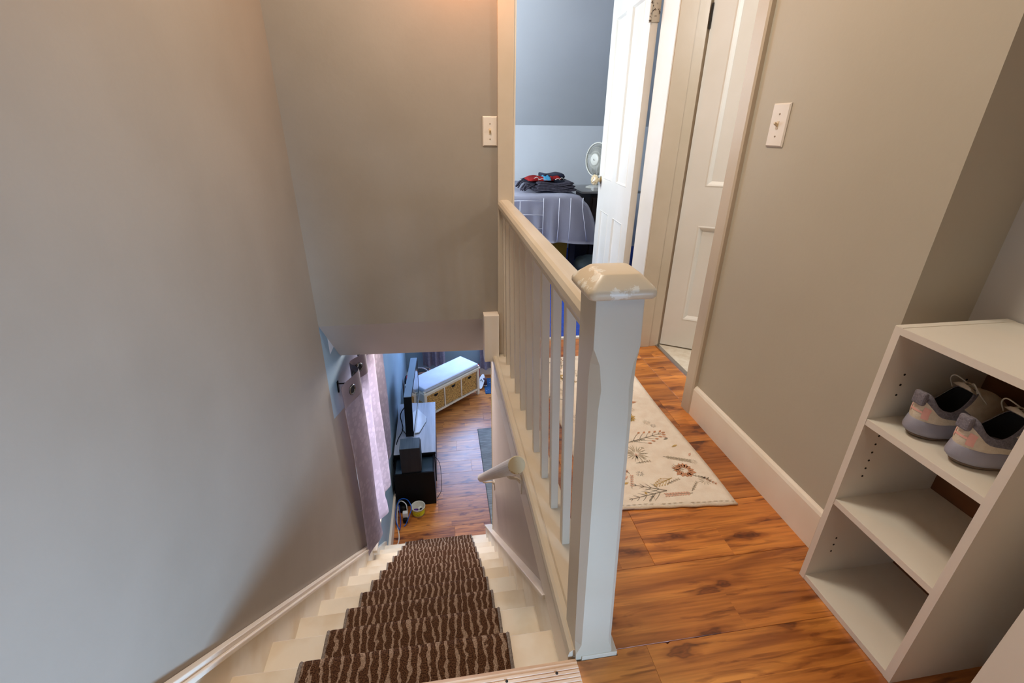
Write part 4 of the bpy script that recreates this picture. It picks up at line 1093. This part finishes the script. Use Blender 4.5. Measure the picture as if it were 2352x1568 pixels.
# ================================================================= DOWNSTAIRS
# curtain by the stairs
M_CURT = bpy.data.materials.new('lilac_grey_curtain'); M_CURT.use_nodes = True
_n = M_CURT.node_tree; _b = _n.nodes['Principled BSDF']; _b.inputs['Base Color'].default_value = (*lin((196, 184, 190)), 1); _b.inputs['Roughness'].default_value = .7
_tr = _n.nodes.new('ShaderNodeBsdfTranslucent'); _tr.inputs[0].default_value = (*lin((206, 190, 204)), 1)
_mx = _n.nodes.new('ShaderNodeMixShader'); _mx.inputs[0].default_value = .42
_v = _n.nodes.new('ShaderNodeTexVoronoi'); _v.inputs['Scale'].default_value = 26; _tc = _n.nodes.new('ShaderNodeTexCoord'); _n.links.new(_tc.outputs['Object'], _v.inputs['Vector'])
_r = _n.nodes.new('ShaderNodeValToRGB'); _r.color_ramp.elements[0].color = (*lin((206, 194, 200)), 1); _r.color_ramp.elements[0].position = .40; _r.color_ramp.elements[1].color = (*lin((184, 172, 180)), 1); _r.color_ramp.elements[1].position = .46
_n.links.new(_v.outputs['Distance'], _r.inputs[0]); _n.links.new(_r.outputs[0], _b.inputs['Base Color'])
_n.links.new(_b.outputs[0], _mx.inputs[1]); _n.links.new(_tr.outputs[0], _mx.inputs[2]); _n.links.new(_mx.outputs[0], _n.nodes['Material Output'].inputs[0])
def wavecurtain(bm, n, nz, f):
    T = [[bm.verts.new(f(i/n, j/nz)) for i in range(n+1)] for j in range(nz+1)]
    for j in range(nz):
        for i in range(n): bm.faces.new((T[j][i], T[j][i+1], T[j+1][i+1], T[j+1][i]))
    return T
cur = thing('grommet_curtain', 'lilac-grey grommet curtain hanging over the window beside the stairs', 'curtain', (-.53, 2.8, -1.45))
rod = thing('curtain_rod', 'thin dark curtain rod on a bracket above the stair window', 'curtain rod', (-.53, 2.8, -.215))
on(rod, 'rod', tube([(-.53, 2.30, -.215), (-.53, 3.55, -.215)], .009, 12), MATS['dark_chrome'], True)
on(rod, 'bracket', merge(tube([(XL, 2.315, -.200), (-.53, 2.315, -.200), (-.53, 2.315, -.225)], .004, 8), bx(XL, XL+.006, 2.305, 2.325, -.25, -.185)), M_BLACK)
# path of the curtain header seen from above : (y, x)
CP = [(2.200, -.555), (2.41, -.495), (2.50, -.560), (2.64, -.490), (2.78, -.565), (2.97, -.490), (3.12, -.570), (3.40, -.495), (3.46, -.55)]
def cpath(u, z):
    L = len(CP)-1; t = min(u*L, L-1e-6); i = int(t); s = t-i
    s2 = s*s*(3-2*s); y = CP[i][0]+(CP[i+1][0]-CP[i][0])*s; x = CP[i][1]+(CP[i+1][1]-CP[i][1])*s2
    return y, x
def cf(u, v):
    z = -.165-1.29*v
    y, x = cpath(u, z)
    y = 2.20+(y-2.20)*(1-.10*v)+.05*v*(1-u)
    x = x+.012*math.sin(v*5+u*6)*v
    if v > .92: x += .006*math.sin(u*20)
    return Vector((x, y, z))
b = bmesh.new(); wavecurtain(b, 90, 30, cf); bmesh.ops.solidify(b, geom=list(b.faces), thickness=.0012)
on(cur, 'cloth', b, M_CURT, True)
for i, u in enumerate((.062, .187, .312, .437, .562, .687, .812, .937)):
    p = cf(u, .055); q = cf(u+.01, .055); tn = (q-p).normalized(); nn = Vector((tn.y, -tn.x, 0)).normalized()
    mt = Matrix.Translation(p-Vector(cur.location)+nn*.002) @ nn.to_track_quat('Z', 'Y').to_matrix().to_4x4()
    g = torus(.024, .006, mt, seg=24)
    o = obj('grommet', g, mat('copper_grommet', (150, 96, 70), .25, metal=1) if i == 1 else M_CHROME, cur, True)
    dk = lathe([(.0001, .0012), (.019, .0012), (.019, .0026), (.0001, .0026)], 20, mt); obj('grommet_hole', dk, M_LIN, cur)
hd = bmesh.new(); wavecurtain(hd, 60, 3, lambda u, v: cf(u, v*.11)+Vector((.0022, 0, 0))); on(cur, 'header_band', hd, mat('header_band_cloth', (120, 104, 110), .8), True)
# cabinets with tv
sc = thing('media_cabinet', 'low black media cabinet with glossy top at the near end of the tv stand', 'cabinet', (-.375, 3.78, ZL))
on(sc, 'carcass', bx(-.570, -.180, 3.65, 3.905, ZL+.001, -2.005, bev=.003), M_BLACK)
on(sc, 'glass_top', bx(-.555, -.195, 3.665, 3.895, -2.005, -1.998), mat('smoked_glass', (60, 80, 96), .06, spec=1.0))
on(sc, 'top_rim', merge(bx(-.195, -.180, 3.65, 3.905, -2.005, -1.99), bx(-.570, -.195, 3.65, 3.665, -2.005, -1.99), bx(-.57, -.555, 3.665, 3.905, -2.005, -1.99)), M_BLACK)
tv_s = thing('tv_stand', 'long low tv stand with a grey wood-grain top board along the blue wall', 'tv stand', (-.36, 4.3, ZL))
on(tv_s, 'stand_body', bx(-.555, -.185, 3.93, 4.74, ZL+.001, -1.922), M_BLACK)
on(tv_s, 'top_board', bx(-.575, -.160, 3.845, 4.79, -1.921, -1.900, bev=.0015), M_GREYW)
on(tv_s, 'board_edge', bx(-.575, -.1605, 3.838, 3.845, -1.922, -1.9005), M_BLACK)
for y0 in (3.95, 4.35): on(tv_s, 'door', bx(-.185, -.172, y0, y0+.375, ZL+.03, -1.94), M_BLACK)
# tv
tv = thing('television', 'flat-screen television with glossy screen facing the room on the grey top board', 'television', (-.40, 4.48, -1.9))
def tvp(u, x, z):   # u along length
    y = 4.06+.86*u; return Vector((-.380+.030*u+x+.030*(z+1.86), y, z))
def hexa(f, u0, u1, a0, a1, z0, z1, taper=0):
    return loft([[f(u0, a0, z0), f(u1, a0, z0), f(u1, a1, z0), f(u0, a1, z0)], [f(u0, a0+taper, z1), f(u1, a0+taper, z1), f(u1, a1, z1), f(u0, a1, z1)]])
on(tv, 'housing', hexa(tvp, .0, 1, -.080, -.012, -1.845, -1.37), M_BLACK)
on(tv, 'top_cover', hexa(tvp, .0, 1, -.078, -.006, -1.37, -1.362), mat('tv_top_sheen', (150, 172, 190), .3))  # reflected light on the television top put in as a paler colour
on(tv, 'bezel', merge(hexa(tvp, 0, 1, -.012, -.0005, -1.852, -1.835), hexa(tvp, 0, 1, -.012, -.0005, -1.379, -1.367), hexa(tvp, .988, 1, -.012, -.0005, -1.835, -1.379), hexa(tvp, 0, .012, -.012, -.0005, -1.835, -1.379)), M_BLACK)
on(tv, 'bottom_strip', hexa(tvp, 0, 1, -.010, .001, -1.858, -1.850), M_WHITEP)
on(tv, 'screen', hexa(tvp, .012, .988, -.011, -.003, -1.835, -1.379), M_BLKG)
bs = [(-.52, 4.28), (-.50, 4.62), (-.36, 4.64), (-.262, 4.46), (-.262, 4.38), (-.33, 4.18), (-.46, 4.16)]
on(tv, 'foot', prism(bs, 2, -1.8975, -1.884, bev=.003), mat('tv_foot_white', (214, 220, 228), .2))
on(tv, 'foot_edge', prism([(x*1.0+(.003 if x > -.4 else -.002), 4.4+(y-4.4)*1.015) for x, y in bs], 2, -1.8995, -1.8975), M_BLACK)
on(tv, 'neck', bx(-.46, -.40, 4.38, 4.50, -1.885, -1.84), M_BLACK)
# speaker box
sp = thing('speaker_box', 'black speaker box standing on the near media cabinet', 'speaker', (-.395, 3.75, -1.99))
on(sp, 'enclosure', bx(-.492, -.302, 3.662, 3.832, -1.989, -1.700, bev=.004), mat('speaker_ash', (28, 28, 32), .45, (18, 18, 22), 1, stretch=(60, 4, 4)))
on(sp, 'top_veneer', bx(-.489, -.305, 3.665, 3.829, -1.700, -1.6985), mat('grey_veneer', (78, 90, 98), .35, (62, 74, 84), 1, stretch=(60, 4, 4)))
on(sp, 'front_grille', bx(-.3018, -.297, 3.672, 3.822, -1.975, -1.715), M_LIN)
# bench with basket drawers
ANG = math.atan2(.637, .7435)
be = thing('storage_bench', 'white storage bench with pale cushion and three seagrass basket drawers', 'bench', (-.300, 5.085, ZL), rz=ANG)
BL, BD, BH = .985, .37, .435
M_BW = mat('bench_cream', (244, 230, 206), .45)
M_CUSH = mat('cushion_cotton', (206, 212, 224), .85, (196, 202, 216), 6, .15, 80)
M_BASK = mat('seagrass', (240, 190, 110), .85, (120, 72, 30), 85, 1.0, 60, lo=.36, hi=.54, stretch=(1, 1, 2.2))
for (x, y) in ((0, 0), (BL-.04, 0), (0, BD-.04), (BL-.04, BD-.04)):
    obj('leg', bx(x, x+.04, y, y+.04, 0, BH-.02, bev=.002), M_BW, be)
obj('top_frame', bx(-.012, BL+.012, -.012, BD+.012, BH-.022, BH, bev=.004), M_BW, be)
obj('bottom_rail', bx(.04, BL-.04, .004, .026, .075, .105), M_BW, be)
obj('bottom_board', bx(.01, BL-.01, .03, BD-.01, .090, .102), M_BW, be)
obj('top_rail', bx(.04, BL-.04, .004, .026, BH-.050, BH-.022), M_BW, be)
obj('side_panel', bx(.006, .018, .04, BD-.04, .30, BH-.022), M_BW, be); obj('side_panel', bx(BL-.018, BL-.006, .04, BD-.04, .09, BH-.022), M_BW, be)
obj('side_basket', bx(.010, .022, .05, BD-.05, .10, .30), M_BASK, be)
obj('back_panel', bx(.04, BL-.04, BD-.02, BD-.01, .09, BH-.022), M_BW, be)
for k in (1, 2):
    x = .04+(BL-.08)*k/3; obj('divider', bx(x-.009, x+.009, .006, BD-.02, .105, BH-.05), M_BW, be)
obj('cushion', bx(.012, BL-.012, .002, BD-.004, BH, BH+.062, bev=.020, seg=3), M_CUSH, be, True)
obj('cushion_piping', merge(*[tube([(.022, .003, z), (BL-.022, .003, z)], .0028, 6) for z in (BH+.012, BH+.050)]), mat('cushion_piping', (196, 180, 160), .8), be, True)
for (a, b_) in ((0, BD-.04), (BL-.02, BD-.04), (BL-.02, 0), (0, 0)): obj('corner_post', bx(a-.004, a+.02, b_-.004, b_+.03, BH, BH+.028, bev=.002), M_BW, be)
W3 = (BL-.08)/3
for k in range(3):
    xa, xb = .04+W3*k+.012, .04+W3*(k+1)-.012
    d_ = obj('basket_drawer', bx(xa, xb, .016, BD-.03, .112, BH-.058, bev=.006), M_BASK, be)
    # woven strands: rows of lumps on the front
    g = bmesh.new()
    for r_ in range(11):
        z = .122+.0235*r_; pts = []
        for i in range(17): pts.append((xa+.006+(xb-xa-.012)*i/16, .0135+.0035*math.sin(i*PI/2+r_*PI), z+.0015*math.sin(i*1.9+r_)))
        tube(pts, .0085, 5, bm=g)
    o = obj('woven_strands', g, M_BASK, d_, True); o['kind'] = 'stuff'
    xm = (xa+xb)/2
    hh = prism([(xm+.034*math.cos(PI+a*PI/8), BH-.075+.034*math.sin(PI+a*PI/8)) for a in range(9)], 1, .0015, .0045)
    o = obj('handle_hole', hh, M_LIN, d_)
# far curtains
def farcurtain(label, x0, x1, zb, n):
    t = thing('window_curtain', label, 'curtain', ((x0+x1)/2, 6.2, zb), 'curtains at the far window downstairs')
    b = bmesh.new(); wavecurtain(b, 70, 8, lambda u, v: Vector((x0+(x1-x0)*u, 6.22+.035*math.sin(u*2*PI*n), -.25+(zb+.25)*v)))
    bmesh.ops.solidify(b, geom=list(b.faces), thickness=.001); on(t, 'cloth', b, M_CURT, True)
    for i in range(int(n)): on(t, 'curtain_ring', torus(.018, .004, Matrix.Translation((x0+(x1-x0)*(i+.5)/n, 6.22, -.27)) @ Matrix.Rotation(PI/2, 4, 'Y'), seg=12, s2=6), M_CHROME, True)
farcurtain('grey-lilac pleated curtain hanging behind the left half of the bench', -.345, -.02, -2.16, 3)
farcurtain('grey-lilac pleated curtain hanging beyond the right end of the bench', .50, .85, -2.27, 3)
# brown bag behind the bench
bg = thing('tote_bag', 'brown tote bag with a striped strap behind the bench', 'bag', (-.36, 5.80, ZL))
M_TOTE = mat('tan_bag', (142, 96, 70), .8, (112, 72, 50), 9, .4, 50)
bb = bx(-.44, -.20, 5.68, 5.92, ZL+.002, ZL+.40, bev=.07, seg=4)
for v in bb.verts: v.co += Vector((.012*noise.noise(v.co*9), .012*noise.noise(v.co*9+Vector((3, 0, 0))), 0))
on(bg, 'bag_body', bb, M_TOTE, True)
on(bg, 'strap', tube(spline([(-.46, 5.76, ZL+.39), (-.40, 5.74, ZL+.47), (-.30, 5.72, ZL+.46), (-.24, 5.72, ZL+.38)], 8), .011, 8), mat('striped_strap', (206, 190, 176), .8, (90, 84, 110), 60), True)
on(bg, 'opening', bx(-.40, -.25, 5.75, 5.85, ZL+.398, ZL+.404, bev=.002), M_LIN)
bp_ = thing('black_bag', 'black bag with red trim in the far corner behind the television', 'bag', (-.49, 5.62, ZL))
bb = bx(-.575, -.45, 5.50, 5.68, ZL+.002, ZL+.42, bev=.035, seg=3); on(bp_, 'bag_body', bb, mat('black_nylon', (22, 20, 24), .6), True)
on(bp_, 'red_trim', bx(-.545, -.48, 5.53, 5.60, ZL+.42, ZL+.445, bev=.008), mat('red_trim', (190, 50, 56), .6), True)
# shoes and mat by the right end of the bench
mt_ = tag(slab('door_mat', (.53, 1.05, 5.70, 6.15, ZL+.0005, ZL+.010), mat('blue_mat', (36, 76, 112), .9, (180, 196, 206), 40, .4, 120, lo=.28, hi=.34)), 'blue and white patterned mat beyond the right end of the bench', 'mat')
mt_['label'] = 'blue and white patterned mat beyond the right end of the bench'
def lowshoe(name, label, loc, rz, tilt, m, L=.22, z2=.07, cat='shoe'):
    t = thing(name, label, cat, loc, None, rz)
    F = footprint(24, L)
    r0 = [Vector((x, y*.95, 0)) for x, y in F]; r1 = [Vector((x, y, .018)) for x, y in F]
    r2 = [Vector((x*.92+.008, y*.85, .018+(z2-.018)*(.9-.5*x/L))) for x, y in F]; r3 = [Vector((.02+x*.45, y*.5, z2*(1-.3*x/L))) for x, y in F]
    a = loft([r0, r1]); b = loft([r1, r2, r3])
    for q in (a, b): bmesh.ops.transform(q, matrix=Matrix.Rotation(tilt, 4, 'Y'), verts=q.verts)
    obj('sole', a, M_WHITEP, t, True); obj('upper', b, m, t, True)
M_PURP = mat('mauve_shoe', (96, 72, 84), .7)
lowshoe('low_shoe', 'mauve-brown shoe leaning beside the right bench leg', (.565, 5.90, ZL+.012), math.radians(115), 0, M_PURP, .25, .13)
lowshoe('low_shoe', 'dark shoe on the mat next to the stair wall', (.66, 5.84, ZL+.012), math.radians(80), 0, M_LIN, .24, .10)
ff = thing('flip_flop', 'white flip-flop sandal propped by the right bench leg', 'sandal', (.50, 5.92, ZL))
b = prism([(x-.118, y*.85) for x, y in footprint(24)], 2, 0, .012); bmesh.ops.transform(b, matrix=Matrix.Translation((0, 0, .085)) @ Matrix.Rotation(math.radians(70), 4, 'Z') @ Matrix.Rotation(math.radians(-38), 4, 'Y'), verts=b.verts)
obj('sole', b, M_WHITEP, ff)
b = tube([(.01, -.03, .10), (-.01, .02, .12), (-.03, -.02, .11)], .004, 6); obj('strap', b, M_LIN, ff, True)
rb = bx(.42, .49, 6.13, 6.21, ZL+.002, ZL+.24, bev=.02, seg=3)
tag(obj('red_pouch', rb, mat('red_cloth', (196, 36, 44), .7), smooth=True), 'small red cloth pouch behind the right end of the bench', 'pouch')
# grey area rug
ar = thing('area_rug', 'flat grey woven rug downstairs, cut off by the stair wall', 'rug', (.95, 3.95, ZL))
b = bx(.345, 1.6, 3.0, 4.86, ZL+.0005, ZL+.009)
on(ar, 'rug_pile', b, mat('grey_rug', (160, 160, 154), .95, (126, 126, 122), 24, .7, 200, stretch=(.4, 3, 1)))
on(ar, 'bound_edge', merge(tube([(.345, 3.0, ZL+.005), (.345, 4.86, ZL+.005)], .005, 6), tube([(.345, 4.86, ZL+.005), (1.6, 4.86, ZL+.005)], .005, 6)), mat('rug_binding', (104, 104, 102), .9))
# bucket of odds and ends
M_TUBW = mat('tub_white', (226, 222, 206), .4)
bu = thing('plastic_tub', 'small yellow and white plastic tub of odds and ends below the black cabinet', 'tub', (-.355, 3.535, ZL))
obj('tub_body', lathe([(.001, .003), (.055, .003), (.057, .0), (.066, .095), (.070, .097), (.070, .104), (.064, .104), (.062, .095), (.053, .010), (.001, .010)], 32), M_TUBW, bu, True)
obj('label_band', loft([[Vector((r_*math.cos(2*PI*k/32), r_*math.sin(2*PI*k/32), z)) for k in range(32)] for r_, z in ((.0592, .020), (.0655, .082))], cap=False), mat('yellow_label', (216, 212, 30), .4, (226, 224, 150), 16, lo=.25, hi=.4), bu, True)
obj('label_scrawl', (lambda b: b)(merge(*[tube([(.0612*math.cos(a), .0612*math.sin(a), .045+.012*math.sin(a*9)) for a in [(-1.9+.05*i+s) for i in range(9)]], .0016, 5) for s in (0, .42)])), mat('green_ink', (60, 96, 50), .5), bu)
obj('purple_item', (lambda b: (bmesh.ops.translate(b, vec=(-.024, -.01, .035), verts=b.verts), b)[1])(bx(-.02, .02, -.02, .02, -.02, .03, bev=.008)), mat('purple_plastic', (84, 40, 130), .4), bu, True)
obj('white_item', (lambda b: (bmesh.ops.rotate(b, cent=(0, 0, 0), matrix=Matrix.Rotation(.7, 3, 'Z'), verts=b.verts), bmesh.ops.translate(b, vec=(.015, .012, .05), verts=b.verts), b)[2])(bx(-.02, .02, -.012, .012, -.035, .02, bev=.004)), M_WHITEP, bu, True)
obj('black_item', (lambda b: (bmesh.ops.rotate(b, cent=(0, 0, 0), matrix=Matrix.Rotation(.7, 3, 'Z'), verts=b.verts), bmesh.ops.translate(b, vec=(.032, -.012, .05), verts=b.verts), b)[2])(bx(-.006, .006, -.018, .018, -.035, .022, bev=.002)), M_BLACK, bu)
# power adapter, strip and cords on the floor
ad = thing('power_adapter', 'white and black power adapter brick standing beside the plastic tub', 'adapter', (-.475, 3.50, ZL))
on(ad, 'adapter_body', bx(-.500, -.452, 3.455, 3.495, ZL+.001, ZL+.10, bev=.005), M_WHITEP, True); on(ad, 'black_plug', bx(-.498, -.455, 3.425, 3.455, ZL+.001, ZL+.05, bev=.004), M_BLACK, True)
rt = thing('black_router', 'round black gadget with a white hoop cable beside the blue cable', 'gadget', (-.50, 3.60, ZL))
on(rt, 'gadget_body', lathe([(.001, .0), (.040, .0), (.044, .02), (.040, .06), (.001, .065)], 24, Matrix.Translation((-.505, 3.60, ZL+.001))), M_BLACK, True)
on(rt, 'hoop_cable', tube(spline([(-.55, 3.58, ZL+.02), (-.552, 3.60, ZL+.09), (-.52, 3.60, ZL+.125), (-.475, 3.58, ZL+.10), (-.462, 3.54, ZL+.05)], 8), .005, 8), M_WHITEP, True)
cb = tube(spline([(-.525, 3.34, ZL+.010), (-.560, 3.42, ZL+.03), (-.570, 3.53, ZL+.07), (-.535, 3.60, ZL+.14), (-.460, 3.585, ZL+.15), (-.415, 3.50, ZL+.13), (-.430, 3.44, ZL+.10), (-.470, 3.40, ZL+.02), (-.49, 3.385, ZL+.008)], 8), .0045, 8)
tag(obj('network_cable', cb, mat('blue_cable', (20, 92, 190), .4), smooth=True), 'bright blue network cable looped on the floor by the stairs foot', 'cable')
cb = tube(spline([(-.525, 3.34, ZL+.012), (-.520, 3.42, ZL+.03), (-.530, 3.50, ZL+.09), (-.535, 3.56, ZL+.11)], 8), .0045, 8)
tag(obj('cable_end', cb, mat('dark_blue_cable', (24, 52, 140), .4), smooth=True), 'darker blue cable end rising inside the blue loop', 'cable')
cb = tube(spline([(-.565, 3.63, ZL+.04), (-.560, 3.52, ZL+.03), (-.556, 3.42, ZL+.008), (-.540, 3.34, ZL+.006), (-.528, 3.27, ZL+.006), (-.530, 3.20, ZL+.006), (-.556, 3.10, ZL+.006), (-.572, 3.0, ZL+.006)], 8), .005, 8)
tag(obj('extension_cord', cb, M_WHITEP, smooth=True), 'white power cord running along the baseboard to the stairs', 'cord')
cb = tube(spline([(-.185, 3.88, -1.985), (-.165, 3.86, -1.985), (-.130, 3.86, -2.06), (-.120, 3.85, -2.20), (-.125, 3.78, -2.34), (-.160, 3.74, ZL+.01), (-.175, 3.72, ZL+.005)], 8), .0025, 6)
tag(obj('thin_cable', cb, M_BLACK, smooth=True), 'thin black cable hanging down the front of the media cabinet', 'cable')
cb = tube(spline([(-.46, 4.30, -1.62), (-.52, 4.28, -1.72), (-.50, 4.20, -1.84), (-.55, 4.05, -1.88), (-.585, 3.92, -1.98), (-.588, 3.85, -2.12), (-.585, 3.72, -2.26), (-.57, 3.62, ZL+.02)], 8), .005, 6)
tag(obj('tv_cable', cb, M_BLACK, smooth=True), 'black cables hanging down the blue wall behind the television', 'cable')
